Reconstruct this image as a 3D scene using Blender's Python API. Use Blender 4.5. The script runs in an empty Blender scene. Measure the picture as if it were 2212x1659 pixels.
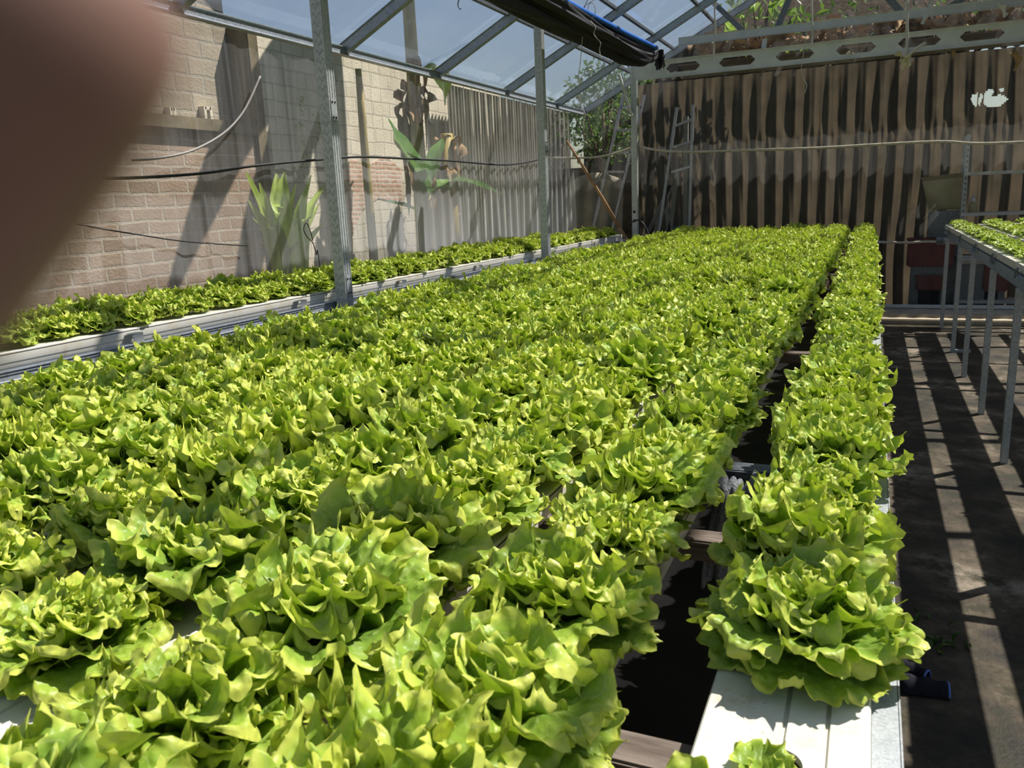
import bpy, bmesh, math, random
import numpy as np
from mathutils import Vector, Matrix

# ------------------------------------------------------------------ camera
SC = bpy.context.scene
COL = SC.collection
IW, IH = 2212.0, 1659.0
FPX, VPX, VPY, HSL, CH = 1740.0, 1885.0, 404.0, -0.044, 1.5
_d = np.array([VPX - IW/2, VPY - IH/2, FPX]); _d /= np.linalg.norm(_d)
_n = np.cross(_d, np.array([1, HSL, 0.0])); _n /= np.linalg.norm(_n)
if _n[1] > 0: _n = -_n
_x = np.cross(_d, _n)
if _x[0] < 0: _x = -_x
ROT = np.stack([_x, _d, _n], 1)            # world (x right, y along the beds, z up) -> camera (right, down, forward)
CAM = np.array([0, 0, CH])
def ray(u, v): return ROT.T @ np.array([(u - IW/2)/FPX, (v - IH/2)/FPX, 1.0])
def on(axis, u, v, val):
    r = ray(u, v); t = (val - CAM[axis]) / r[axis]
    return r*t + CAM
def onX(u, v, x): return on(0, u, v, x)
def onY(u, v, y): return on(1, u, v, y)
def onZ(u, v, z): return on(2, u, v, z)
def proj(p):
    c = ROT @ (np.array(p, float) - CAM)
    return c[0]/c[2]*FPX + IW/2, c[1]/c[2]*FPX + IH/2, c[2]
cam_data = bpy.data.cameras.new('camera')
cam_data.sensor_width = 36.0
cam_data.lens = FPX/IW*36.0
cam_data.clip_start = 0.004
cam_data.clip_end = 200
cam_data.dof.use_dof = True
cam_data.dof.focus_distance = 2.3
cam_data.dof.aperture_fstop = cam_data.lens/2.0
cam_ob = bpy.data.objects.new('camera', cam_data)
COL.objects.link(cam_ob)
_r, _dn, _f = ROT[0], ROT[1], ROT[2]
cam_ob.matrix_world = Matrix(((_r[0], -_dn[0], -_f[0], 0), (_r[1], -_dn[1], -_f[1], 0), (_r[2], -_dn[2], -_f[2], CH), (0, 0, 0, 1)))
SC.camera = cam_ob

# ------------------------------------------------------------------ light
SC.view_settings.view_transform = 'Standard'
SC.view_settings.look = 'None'
SC.view_settings.gamma = 1.0
SC.view_settings.exposure = 0.0
SC.view_settings.use_curve_mapping = False
SC.cycles.transparent_max_bounces = 24
SC.cycles.max_bounces = 6
SC.cycles.diffuse_bounces = 3
SC.cycles.glossy_bounces = 2
SC.cycles.adaptive_threshold = 0.06
SC.cycles.caustics_reflective = False
SC.cycles.caustics_refractive = False
SC.cycles.use_denoising = True
SUN_DIR = Vector((0.52, 0.50, 1.0)).normalized()       # towards the sun
world = bpy.data.worlds.new('sky'); SC.world = world
world.use_nodes = True
wn = world.node_tree; wn.nodes.clear()
wo = wn.nodes.new('ShaderNodeOutputWorld'); wb = wn.nodes.new('ShaderNodeBackground')
ws = wn.nodes.new('ShaderNodeTexSky'); ws.sky_type = 'NISHITA'; ws.sun_disc = False
ws.sun_elevation = math.asin(SUN_DIR.z); ws.sun_rotation = math.atan2(SUN_DIR.x, SUN_DIR.y)
ws.air_density = 1.2; ws.dust_density = 1.0; ws.ozone_density = 1.0
wb.inputs['Strength'].default_value = 0.085
wn.links.new(ws.outputs[0], wb.inputs['Color']); wn.links.new(wb.outputs[0], wo.inputs['Surface'])
sun_data = bpy.data.lights.new('sun', 'SUN'); sun_data.energy = 8.2; sun_data.angle = math.radians(0.55)
sun_data.color = (1.0, 0.93, 0.80)
sun_ob = bpy.data.objects.new('sun', sun_data); COL.objects.link(sun_ob)
sun_ob.rotation_euler = SUN_DIR.to_track_quat('Z', 'Y').to_euler()
sun_ob.location = (3, 3, 9)

R = random.Random(7)
NR = np.random.RandomState(7)

# ------------------------------------------------------------------ materials
def srgb(r, g, b):
    return tuple(((c/255)/12.92 if c/255 <= .04045 else ((c/255+.055)/1.055)**2.4) for c in (r, g, b)) + (1.0,)
class NT:
    def __init__(s, name):
        s.m = bpy.data.materials.new(name); s.m.use_nodes = True
        s.t = s.m.node_tree; s.t.nodes.clear()
        s.out = s.t.nodes.new('ShaderNodeOutputMaterial')
    def n(s, typ, props=None, **ins):
        nd = s.t.nodes.new(typ)
        for k, v in (props or {}).items(): setattr(nd, k, v)
        for k, v in ins.items():
            key = k.replace('_', ' ')
            if key.isdigit(): key = int(key)
            elif k.startswith('i') and k[1:].isdigit(): key = int(k[1:])
            s.set(nd, key, v)
        return nd
    def set(s, nd, key, v):
        sock = nd.inputs[key]
        if isinstance(v, bpy.types.NodeSocket): s.t.links.new(v, sock)
        elif isinstance(v, bpy.types.Node): s.t.links.new(v.outputs[0], sock)
        else: sock.default_value = v
    def noise(s, vec, scale, detail=4, rough=.6):
        return s.n('ShaderNodeTexNoise', Vector=vec, Scale=scale, Detail=detail, Roughness=rough).outputs['Fac']
    def ramp(s, fac, stops):
        nd = s.n('ShaderNodeValToRGB', Fac=fac); cr = nd.color_ramp
        while len(cr.elements) < len(stops): cr.elements.new(.5)
        for e, (p, c) in zip(cr.elements, stops): e.position = p; e.color = c if len(c) == 4 else tuple(c)+(1,)
        return nd.outputs['Color']
    def math(s, op, a, b=None, clamp=False):
        nd = s.n('ShaderNodeMath', {'operation': op, 'use_clamp': clamp}, i0=a)
        if b is not None: s.set(nd, 1, b)
        return nd.outputs[0]
    def mix(s, fac, a, b, blend='MIX'):
        nd = s.n('ShaderNodeMix', {'data_type': 'RGBA', 'blend_type': blend})
        s.set(nd, 0, fac); s.set(nd, 6, a); s.set(nd, 7, b)
        return nd.outputs[2]
    def coord(s, which='Object', scale=None, rot=None):
        c = s.n('ShaderNodeTexCoord').outputs[which]
        if scale or rot:
            mp = s.n('ShaderNodeMapping', Vector=c)
            if scale: mp.inputs['Scale'].default_value = scale
            if rot: mp.inputs['Rotation'].default_value = rot
            c = mp.outputs[0]
        return c
    def bump(s, h, strength=.3, dist=.01):
        return s.n('ShaderNodeBump', Height=h, Strength=strength, Distance=dist).outputs[0]
    def surf(s, sh):
        s.t.links.new(sh.outputs[0] if isinstance(sh, bpy.types.Node) else sh, s.out.inputs['Surface']); return s.m
def bsdf(nt, color, rough=.5, metal=0.0, spec=.5, normal=None):
    b = nt.n('ShaderNodeBsdfPrincipled', Base_Color=color, Roughness=rough, Metallic=metal)
    b.inputs['Specular IOR Level'].default_value = spec
    if normal is not None: nt.set(b, 'Normal', normal)
    return b
def plain(name, c1, c2=None, rough=.5, metal=0.0, spec=.4, scale=8, bump=.0, stretch=None, detail=5):
    nt = NT(name); co = nt.coord('Object', scale=stretch)
    f = nt.noise(co, scale, detail)
    col = nt.ramp(f, [(.3, c1), (.7, c2 or c1)])
    nm = nt.bump(f, bump, .01) if bump else None
    return nt.surf(bsdf(nt, col, rough, metal, spec, nm))

def lettuce_mat(name, edge, blade, deep, pale, trans=.22):
    nt = NT(name)
    uv = nt.n('ShaderNodeUVMap', {'uv_map': 'UVMap'}).outputs[0]
    sp = nt.n('ShaderNodeSeparateXYZ', Vector=uv)
    a = nt.math('ABSOLUTE', nt.math('SUBTRACT', sp.outputs[0], .5))      # 0 at midrib, .5 at the side
    rho = sp.outputs[1]
    geo = nt.n('ShaderNodeNewGeometry').outputs['Position']
    big = nt.noise(geo, 2.2, 2)
    rnd = nt.n('ShaderNodeObjectInfo').outputs['Random']
    ob = nt.coord('Object')
    blot = nt.noise(ob, 22, 4)
    base = nt.ramp(rho, [(0.0, pale), (.28, blade), (.62, deep), (.84, blade), (.95, edge), (1.0, edge)])
    v = nt.math('ADD', nt.math('MULTIPLY', big, .55), nt.math('MULTIPLY', rnd, .35))
    tone = nt.ramp(v, [(.2, srgb(142, 174, 80)), (.5, srgb(178, 198, 72)), (.8, srgb(206, 213, 82))])
    base = nt.mix(.34, base, tone)
    base = nt.mix(nt.math('MULTIPLY', nt.math('GREATER_THAN', blot, .58), .20), base, deep)
    rib = nt.math('MULTIPLY', nt.math('LESS_THAN', a, .013), nt.math('SUBTRACT', 1.0, rho))
    wv = nt.n('ShaderNodeTexNoise', Vector=uv, Scale=5.0).outputs['Fac']
    ph = nt.math('ADD', nt.math('SUBTRACT', nt.math('MULTIPLY', rho, 46.0), nt.math('MULTIPLY', a, 62.0)), nt.math('MULTIPLY', wv, 9.0))
    lat = nt.math('GREATER_THAN', nt.math('SINE', ph), .93)
    vein = nt.math('MAXIMUM', rib, nt.math('MULTIPLY', lat, .34))
    base = nt.mix(vein, base, pale)
    cells = nt.n('ShaderNodeTexVoronoi', {'feature': 'SMOOTH_F1'}, Vector=ob, Scale=95.0).outputs['Distance']
    h = nt.math('ADD', nt.math('MULTIPLY', cells, -.9), nt.math('MULTIPLY', vein, -.35))
    nm = nt.bump(h, .6, .010)
    p = bsdf(nt, base, .40, 0, .32, nm)
    tcol = nt.mix(.65, base, srgb(182, 214, 30))
    tr = nt.n('ShaderNodeBsdfTranslucent', Color=tcol, Normal=nm)
    mx = nt.n('ShaderNodeMixShader', Fac=trans); nt.set(mx, 1, p); nt.set(mx, 2, tr)
    return nt.surf(mx)
def leaf_mat(name, c1, c2, trans=.3, rough=.4, sc=3):
    nt = NT(name); f = nt.noise(nt.coord('Object'), sc, 3)
    col = nt.ramp(f, [(.3, c1), (.7, c2)])
    p = bsdf(nt, col, rough, 0, .4)
    tr = nt.n('ShaderNodeBsdfTranslucent', Color=col)
    mx = nt.n('ShaderNodeMixShader', Fac=trans); nt.set(mx, 1, p); nt.set(mx, 2, tr)
    return nt.surf(mx)
def film_mat(name, haze_lo, haze_hi, tint, streak=(1, 1, 1), scale=3.0, gloss=.10, rough=.12, low_haze=None, hcol=(.82, .84, .86, 1)):
    nt = NT(name); co = nt.coord('Object', scale=streak)
    f = nt.noise(co, scale, 5, .65)
    hz = nt.n('ShaderNodeMapRange', Value=f); hz.inputs[1].default_value = .3; hz.inputs[2].default_value = .75
    hz.inputs[3].default_value = haze_lo; hz.inputs[4].default_value = haze_hi
    hz = hz.outputs[0]
    if low_haze:       # dust splashed up and condensation on the foot of the sheet
        z = nt.n('ShaderNodeSeparateXYZ', Vector=nt.coord('Object')).outputs[2]
        g = nt.n('ShaderNodeMapRange', {'clamp': True, 'interpolation_type': 'SMOOTHSTEP'}, Value=z)
        g.inputs[1].default_value = low_haze[0]; g.inputs[2].default_value = low_haze[1]
        g.inputs[3].default_value = low_haze[2]; g.inputs[4].default_value = 0.0
        yy = nt.n('ShaderNodeSeparateXYZ', Vector=nt.coord('Object')).outputs[1]
        k = nt.n('ShaderNodeMapRange', {'clamp': True, 'interpolation_type': 'SMOOTHSTEP'}, Value=yy)      # the older sheet starts past a seam and is the dirtier one
        k.inputs[1].default_value = 5.0; k.inputs[2].default_value = 5.9; k.inputs[3].default_value = .28; k.inputs[4].default_value = 1.0
        hz = nt.math('ADD', hz, nt.math('MULTIPLY', nt.math('MULTIPLY', g.outputs[0], k.outputs[0]), nt.math('ADD', .5, f)), True)
    tp = nt.n('ShaderNodeBsdfTransparent', Color=tint)
    df = nt.n('ShaderNodeBsdfDiffuse', Color=hcol); tl = nt.n('ShaderNodeBsdfTranslucent', Color=hcol)
    dm = nt.n('ShaderNodeMixShader', Fac=.5); nt.set(dm, 1, df); nt.set(dm, 2, tl)
    m1 = nt.n('ShaderNodeMixShader', Fac=hz); nt.set(m1, 1, tp); nt.set(m1, 2, dm)
    fr = nt.n('ShaderNodeFresnel', IOR=1.3)
    gl = nt.n('ShaderNodeBsdfGlossy', Color=(1, 1, 1, 1), Roughness=rough)
    m2 = nt.n('ShaderNodeMixShader', Fac=nt.math('MULTIPLY', fr.outputs[0], gloss*10)); nt.set(m2, 1, m1); nt.set(m2, 2, gl)
    return nt.surf(m2)
def block_mat(name, c1, c2, mortar, bw, bh, msize, stain, axis='YZ', rough=.9, bump=.6):
    nt = NT(name); co = nt.coord('Object')
    sp = nt.n('ShaderNodeSeparateXYZ', Vector=co)
    cb = nt.n('ShaderNodeCombineXYZ'); nt.set(cb, 0, sp.outputs[1 if axis == 'YZ' else 0]); nt.set(cb, 1, sp.outputs[2])
    wob = nt.n('ShaderNodeTexNoise', Vector=co, Scale=4.0, Detail=3.0)
    va = nt.n('ShaderNodeVectorMath', {'operation': 'MULTIPLY_ADD'}); nt.set(va, 0, wob.outputs['Color']); va.inputs[1].default_value = (.035, .035, 0); nt.set(va, 2, cb.outputs[0])
    br = nt.n('ShaderNodeTexBrick', Vector=va.outputs[0], Color1=c1, Color2=c2, Mortar=mortar, Scale=1.0)
    br.inputs['Brick Width'].default_value = bw; br.inputs['Row Height'].default_value = bh
    br.inputs['Mortar Size'].default_value = msize; br.inputs['Mortar Smooth'].default_value = .3
    st = nt.noise(co, 1.6, 6, .7)
    col = nt.mix(nt.n('ShaderNodeMapRange', Value=st, i1=.45, i2=.75, i3=0.0, i4=.55).outputs[0], br.outputs['Color'], stain)
    fine = nt.noise(co, 40, 4)
    h = nt.math('ADD', nt.math('MULTIPLY', br.outputs['Fac'], -.6), nt.math('MULTIPLY', fine, .6))
    return nt.surf(bsdf(nt, col, rough, 0, .2, nt.bump(h, bump, .02)))

M = {}
M['lettuce'] = lettuce_mat('lettuce_leaf', srgb(232, 234, 112), srgb(156, 188, 66), srgb(84, 130, 44), srgb(198, 212, 130))
M['seedling'] = lettuce_mat('seedling_leaf', srgb(205, 212, 110), srgb(176, 196, 84), srgb(140, 172, 66), srgb(214, 222, 160))
def steel_mat(name, c1, c2, rough=.42, metal=.75, spangle=90):
    nt = NT(name); co = nt.coord('Object')
    vo = nt.n('ShaderNodeTexVoronoi', Vector=co, Scale=spangle).outputs['Color']
    f = nt.noise(co, 7, 5)
    v = nt.math('ADD', nt.math('MULTIPLY', nt.n('ShaderNodeSeparateColor', Color=vo).outputs[0], .45), nt.math('MULTIPLY', f, .55))
    return nt.surf(bsdf(nt, nt.ramp(v, [(.25, c1), (.75, c2)]), rough, metal, .5))
M['galv'] = steel_mat('galvanised_steel', srgb(172, 178, 182), srgb(206, 210, 212), .45, .4, 420)
M['post'] = steel_mat('dull_galvanised_steel', srgb(176, 182, 180), srgb(206, 210, 208), .42, .2)
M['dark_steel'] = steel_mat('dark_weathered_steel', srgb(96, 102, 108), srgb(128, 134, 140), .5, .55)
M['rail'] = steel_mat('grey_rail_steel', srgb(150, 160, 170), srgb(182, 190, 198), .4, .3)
M['white_beam'] = plain('white_painted_steel', srgb(196, 200, 200), srgb(222, 224, 222), .5, 0, .4, 5)
M['screw'] = plain('dark_screw', srgb(40, 38, 36), srgb(60, 56, 52), .5, .6)
def pvc_mat():
    nt = NT('white_pvc'); co = nt.coord('Object')
    st = nt.noise(co, 9, 5, .7); sk = nt.noise(co, 260, 2)
    col = nt.ramp(st, [(.5, srgb(232, 229, 216)), (.62, srgb(226, 219, 198)), (.74, srgb(198, 180, 142))])
    dots = nt.math('MULTIPLY', nt.math('GREATER_THAN', sk, .71), nt.math('GREATER_THAN', nt.noise(co, 30, 2), .48))
    col = nt.mix(nt.math('MULTIPLY', dots, .7), col, srgb(120, 96, 62))
    return nt.surf(bsdf(nt, col, .35, 0, .45))
M['pvc'] = pvc_mat()
M['pvc_grey'] = plain('grey_pvc_pipe', srgb(176, 182, 186), srgb(196, 200, 204), .4)
M['wood'] = plain('grey_weathered_wood', srgb(96, 84, 76), srgb(142, 130, 118), .85, 0, .2, 10, .5, (1, 6, 14))
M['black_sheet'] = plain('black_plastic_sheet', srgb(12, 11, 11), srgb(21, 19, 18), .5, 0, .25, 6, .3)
M['towel'] = plain('grey_towel_cloth', srgb(120, 122, 126), srgb(160, 162, 166), .95, 0, .1, 160, .8)
M['shade_net'] = plain('black_shade_net', srgb(20, 20, 23), srgb(44, 43, 46), .55, 0, .35, 60, .5)
M['blue'] = plain('blue_tarp', srgb(14, 86, 176), srgb(30, 112, 206), .5, 0, .4, 20)
M['string'] = plain('pale_string', srgb(190, 186, 176), srgb(214, 210, 200), .8)
M['rope'] = plain('dirty_white_rope', srgb(176, 168, 150), srgb(212, 206, 190), .8, 0, .2, 30, .3)
M['cable'] = plain('black_cable', srgb(34, 35, 36), srgb(52, 54, 54), .5)
M['skin'] = plain('skin', srgb(132, 102, 90), srgb(146, 114, 100), .55, 0, .3, 30)
M['nail'] = plain('finger_nail', srgb(150, 112, 102), srgb(158, 120, 110), .35)
M['bark'] = plain('bark', srgb(74, 62, 50), srgb(112, 98, 82), .9, 0, .1, 12, .7)
M['banana_stem'] = plain('banana_stem', srgb(126, 112, 62), srgb(176, 158, 92), .6, 0, .3, 3, .3, (8, 8, 1))
M['dead_leaf'] = plain('dry_brown_leaf', srgb(128, 100, 72), srgb(184, 158, 124), .8, 0, .2, 9, .4)
M['dead_pale'] = plain('pale_dry_leaf', srgb(196, 188, 168), srgb(220, 214, 198), .75, 0, .2, 12, .3)
M['banana_leaf'] = leaf_mat('banana_leaf', srgb(92, 142, 74), srgb(142, 180, 106), .32, .35)
M['canna'] = leaf_mat('broad_leaf', srgb(146, 176, 74), srgb(186, 206, 106), .35, .45)
M['tree_leaf'] = leaf_mat('tree_leaf', srgb(52, 82, 30), srgb(104, 138, 50), .4, .4, 2)
M['tree_leaf_light'] = leaf_mat('light_tree_leaf', srgb(104, 140, 48), srgb(160, 190, 82), .45, .4, 2)
M['bamboo'] = plain('brown_stick', srgb(140, 106, 74), srgb(178, 142, 104), .6, 0, .3, 6, .2, (6, 6, 1))
M['alu'] = steel_mat('aluminium', srgb(150, 154, 166), srgb(176, 180, 190), .4, .5)
M['grey_board'] = plain('grey_board', srgb(106, 104, 104), srgb(142, 140, 138), .85)
M['pale_cord'] = plain('clear_plastic_cord', srgb(150, 146, 142), srgb(172, 168, 164), .5)
M['tarp_grey'] = plain('faded_grey_tarp', srgb(120, 116, 104), srgb(160, 154, 140), .75, 0, .2, 3)
M['teal'] = plain('teal_plastic', srgb(42, 92, 92), srgb(56, 110, 108), .5)
M['sack'] = plain('yellowed_sack', srgb(168, 160, 122), srgb(196, 186, 146), .8, 0, .2, 5, .2)
M['red'] = plain('faded_red_plastic', srgb(100, 46, 44), srgb(122, 60, 56), .5)
M['white_plastic'] = plain('white_plastic', srgb(206, 206, 202), srgb(226, 226, 222), .45)
M['shoe'] = plain('black_speckled_cloth', srgb(18, 18, 22), srgb(52, 52, 58), .9, 0, .1, 420)
M['shoe_trim'] = plain('blue_trim', srgb(66, 98, 168), srgb(110, 138, 196), .8)
M['brown_film'] = None
M['block_brown'] = block_mat('brown_block', srgb(142, 124, 110), srgb(162, 142, 126), srgb(172, 162, 150), .30, .107, .012, srgb(122, 100, 86))
M['block_grey'] = block_mat('grey_block', srgb(150, 140, 126), srgb(172, 162, 146), srgb(160, 154, 144), .34, .15, .014, srgb(110, 102, 92))
M['block_pale'] = block_mat('pale_block', srgb(206, 198, 182), srgb(222, 214, 198), srgb(186, 180, 168), .34, .15, .010, srgb(160, 150, 134))
M['red_brick'] = block_mat('red_brick', srgb(188, 142, 122), srgb(204, 164, 144), srgb(206, 196, 182), .16, .05, .012, srgb(180, 150, 134))
M['concrete_cap'] = plain('mossy_concrete', srgb(84, 76, 60), srgb(128, 118, 98), .9, 0, .1, 5, .5)
M['dark_wall'] = plain('dark_brown_bank', srgb(36, 31, 26), srgb(74, 63, 51), .95, 0, .1, 5, .8, (1, 1, 5))
M['film_roof'] = film_mat('roof_film', .10, .20, (.86, .88, .96, 1), (1.0, 4, 1.5), 1.6, .10, .10, None, (.62, .67, .80, 1))
M['film_side'] = film_mat('side_film', .07, .22, (.95, .96, .96, 1), (1, 9, .35), 2.0, .06, .12, (.9, 2.3, .62))
M['film_back'] = film_mat('back_film', .02, .10, (.93, .93, .92, 1), (6, 1, .5), 2.0, .05, .10)
def curtain_mat():
    nt = NT('brown_curtain_film'); co = nt.coord('Object')
    f = nt.noise(co, 3, 5); 
    col = nt.ramp(f, [(.3, srgb(68, 62, 53)), (.7, srgb(98, 89, 75))])
    df = bsdf(nt, nt.mix(1.0, col, (.55, .56, .60, 1), 'MULTIPLY'), .5, 0, .3); tl = nt.n('ShaderNodeBsdfTranslucent', Color=col)
    m = nt.n('ShaderNodeMixShader', Fac=.54); nt.set(m, 1, df); nt.set(m, 2, tl)
    return nt.surf(m)
M['curtain'] = curtain_mat()
def floor_mat():
    nt = NT('mossy_concrete_floor'); co = nt.coord('Object')
    a = nt.noise(co, 1.7, 7, .68); b = nt.noise(nt.coord('Object', (1, 1, 1), (0, 0, .7)), 5.5, 6, .7); g = nt.noise(co, 55, 4)
    col = nt.ramp(a, [(.40, srgb(36, 33, 26)), (.48, srgb(70, 62, 49)), (.55, srgb(96, 86, 70)), (.63, srgb(146, 135, 118))])
    moss = nt.n('ShaderNodeMapRange', Value=b, i1=.49, i2=.60, i3=0.0, i4=.8).outputs[0]
    col = nt.mix(moss, col, srgb(48, 48, 30))
    sp = nt.math('MULTIPLY', nt.math('GREATER_THAN', g, .66), .6)
    col = nt.mix(sp, col, srgb(36, 31, 24))
    rgh = nt.n('ShaderNodeMapRange', Value=a, i1=.35, i2=.6, i3=.55, i4=.9).outputs[0]
    return nt.surf(bsdf(nt, col, rgh, 0, .3, nt.bump(nt.math('ADD', g, b), .35, .01)))
M['floor'] = floor_mat()
M['curb'] = plain('pale_concrete', srgb(150, 140, 122), srgb(196, 186, 168), .85, 0, .2, 4, .3)
M['soil'] = plain('dark_soil', srgb(40, 34, 27), srgb(70, 60, 48), .95, 0, .1, 6, .6)

# ------------------------------------------------------------------ mesh helpers
class MB:
    def __init__(s): s.v = []; s.f = []
    def add(s, vs, fs):
        o = len(s.v); s.v.extend([tuple(map(float, p)) for p in vs]); s.f.extend([tuple(i+o for i in f) for f in fs]); return s
    def box(s, c, d, rz=0.0, bev=0.0, M3=None):
        hx, hy, hz = d[0]/2, d[1]/2, d[2]/2
        if bev <= 0:
            vs = [(x, y, z) for x in (-hx, hx) for y in (-hy, hy) for z in (-hz, hz)]
            fs = [(0, 1, 3, 2), (4, 6, 7, 5), (0, 4, 5, 1), (2, 3, 7, 6), (0, 2, 6, 4), (1, 5, 7, 3)]
        else:
            bm = bmesh.new(); bmesh.ops.create_cube(bm, size=1.0)
            for q in bm.verts: q.co = Vector((q.co.x*d[0], q.co.y*d[1], q.co.z*d[2]))
            bmesh.ops.bevel(bm, geom=bm.edges[:], offset=bev, segments=2, affect='EDGES')
            vs = [q.co[:] for q in bm.verts]; bm.verts.index_update(); fs = [tuple(q.index for q in f.verts) for f in bm.faces]; bm.free()
        mt = M3 if M3 is not None else Matrix.Rotation(rz, 3, 'Z')
        s.add([(mt @ Vector(p)) + Vector(c) for p in vs], fs); return s
    def bar(s, a, b, w, h, up=(0, 0, 1), bev=0.0):
        a, b = Vector(a), Vector(b); y = (b-a); L = y.length; y.normalize()
        x = y.cross(Vector(up)).normalized(); z = x.cross(y)
        mt = Matrix((x, y, z)).transposed()
        return s.box((a+b)/2, (w, L, h), bev=bev, M3=mt)
    def sweep(s, prof, a, b, up=(0, 0, 1), closed=True, caps=True):
        """extrude a 2-D profile (x right of travel, z up) from a to b"""
        a, b = Vector(a), Vector(b); y = (b-a).normalized(); x = y.cross(Vector(up)).normalized(); z = x.cross(y)
        n = len(prof); vs = [o + x*p[0] + z*p[1] for o in (a, b) for p in prof]
        m = n if closed else n-1
        fs = [(i, (i+1) % n, n+(i+1) % n, n+i) for i in range(m)]
        if closed and caps: fs += [tuple(range(n-1, -1, -1)), tuple(range(n, 2*n))]
        s.add(vs, fs); return s
    def tube(s, pts, r, n=8, caps=True):
        pts = [Vector(p) for p in pts]; k = len(pts); rr = r if hasattr(r, '__len__') else [r]*k
        vs = []; fs = []; ref = Vector((.31, .2, .93))
        for i, p in enumerate(pts):
            d = (pts[min(i+1, k-1)] - pts[max(i-1, 0)]).normalized()
            if abs(d.dot(ref)) > .95: ref = Vector((.9, .1, .2))
            x = d.cross(ref).normalized(); y = d.cross(x)
            ref2 = x.cross(d); ref = ref2 if ref2.length > .1 else ref
            for j in range(n):
                t = 2*math.pi*j/n; vs.append(p + (x*math.cos(t) + y*math.sin(t))*rr[i])
        for i in range(k-1):
            for j in range(n): fs.append((i*n+j, i*n+(j+1) % n, (i+1)*n+(j+1) % n, (i+1)*n+j))
        if caps: fs += [tuple(range(n-1, -1, -1)), tuple(range((k-1)*n, k*n))]
        s.add(vs, fs); return s
    def grid(s, fn, nu, nv, closed_u=False):
        vs = [fn(i/nu, j/nv) for j in range(nv+1) for i in range(nu+1)]
        fs = [(j*(nu+1)+i, j*(nu+1)+i+1, (j+1)*(nu+1)+i+1, (j+1)*(nu+1)+i) for j in range(nv) for i in range(nu)]
        s.add(vs, fs); return s
    def mesh(s, name, mat, smooth=False):
        me = bpy.data.meshes.new(name); me.from_pydata(s.v, [], s.f)
        if mat: me.materials.append(mat)
        if smooth: me.polygons.foreach_set('use_smooth', [True]*len(me.polygons))
        me.update(); return me
    def build(s, name, mat, parent=None, smooth=False, loc=None, solid=0.0):
        o = bpy.data.objects.new(name, s.mesh(name, mat, smooth)); COL.objects.link(o)
        if parent is not None: o.parent = parent
        if loc is not None: o.location = loc
        if solid:
            md = o.modifiers.new('thickness', 'SOLIDIFY'); md.thickness = solid; md.offset = 0
        return o
def tag(o, label, cat, group=None, kind=None):
    if label: o['label'] = label
    if cat: o['category'] = cat
    if group: o['group'] = group
    if kind: o['kind'] = kind
    return o
def thing(name, label, cat, loc=(0, 0, 0), group=None):
    o = bpy.data.objects.new(name, None); COL.objects.link(o); o.location = loc; o.empty_display_size = .1
    return tag(o, label, cat, group)
def struct(name, mb, mat, **k):
    o = mb.build(name, mat, **k); o['kind'] = 'structure'; return o
def curve(pts, n=12):
    """smooth Catmull-Rom line through the points"""
    P = [np.array(p, float) for p in pts]; P = [2*P[0]-P[1]] + P + [2*P[-1]-P[-2]]; out = []
    for i in range(1, len(P)-2):
        for k in range(n):
            t = k/n
            out.append(.5*((2*P[i]) + (-P[i-1]+P[i+1])*t + (2*P[i-1]-5*P[i]+4*P[i+1]-P[i+2])*t*t + (-P[i-1]+3*P[i]-3*P[i+1]+P[i+2])*t**3))
    out.append(P[-2]); return out
# ------------------------------------------------------------------ the setting
YB = 10.75                 # plastic sheet closing the back of the greenhouse
XL = -3.75                 # plastic sheet along the left side
EZ, SLOPE = 2.70, 0.51     # eave height, roof slope
def roof_z(x): return EZ + SLOPE*(min(x, 0) - XL) if x <= 0 else EZ + SLOPE*(-XL) - SLOPE*x
YG = 11.25                 # gable end of the roof

mb = MB(); mb.box((-.0, 5.2, -.05), (7.6, 13.4, .1)); struct('floor', mb, M['floor'])
mb = MB(); mb.box((-7, 13, -.11), (60, 60, .1)); struct('ground', mb, M['soil'])
mb = MB(); mb.box((1.3, 10.28, .03), (4.8, .92, .06), bev=.012); mb.box((1.3, 10.05, .045), (4.8, .14, .09), bev=.012); struct('trim_1', mb, M['curb'])
mb = MB(); mb.box((0, YB-.03, .085), (7.5, .05, .04), bev=.006); struct('baseboard_back', mb, M['white_beam'])

CREASES = [(onX(u, 500, XL)[1], t) for u, t in ((170, .02), (449, .01), (531, -.02), (600, .03), (649, .0), (760, .02), (786, -.01), (822, .0), (860, .02), (900, 0))]
def film_left(u, v):
    y = -1.6 + u*(YB+1.6); z = v*(EZ+.02)
    amp = .004 + .022*min(1, max(0, (y-6.6)/1.2))
    pin = 1 - .75*math.exp(-((z-1.95)/.16)**2)
    dx = amp*math.sin(y*2*math.pi/.185 + .8*math.sin(y*3.1))*pin + .006*math.sin(y*5.3+z*2) + .004*math.sin(y*13 + 2*math.sin(z*2.3))
    for c in CREASES: dx += .016*math.exp(-((y-c[0]-c[1]*(z-1.5))/.016)**2)
    return (XL + dx, y, z)
mb = MB(); mb.grid(film_left, 1300, 22); struct('wall_left', mb, M['film_side'], smooth=True)
def film_back(u, v):
    x = XL + u*7.5; z = .08 + v*(roof_z(x)-.1)
    pin = 1 - .7*math.exp(-((z-2.02)/.12)**2)
    return (x, YB + (.012*math.sin(x*31+math.sin(z*3)) + .006*math.sin(x*13.7+z*2.1))*pin, z)
mb = MB(); mb.grid(film_back, 260, 24); struct('wall_back', mb, M['film_back'], smooth=True)
def film_roof(sgn):
    def f(u, v):
        x = sgn*3.75*(1-v); y = -1.8 + u*(YG+1.9)
        sag = -.012*abs(math.sin((y-1.05)*math.pi/1.5)) + .004*math.sin(y*11+x*7)
        return (x*1.01, y, roof_z(x)+.05+sag)
    return f
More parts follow.
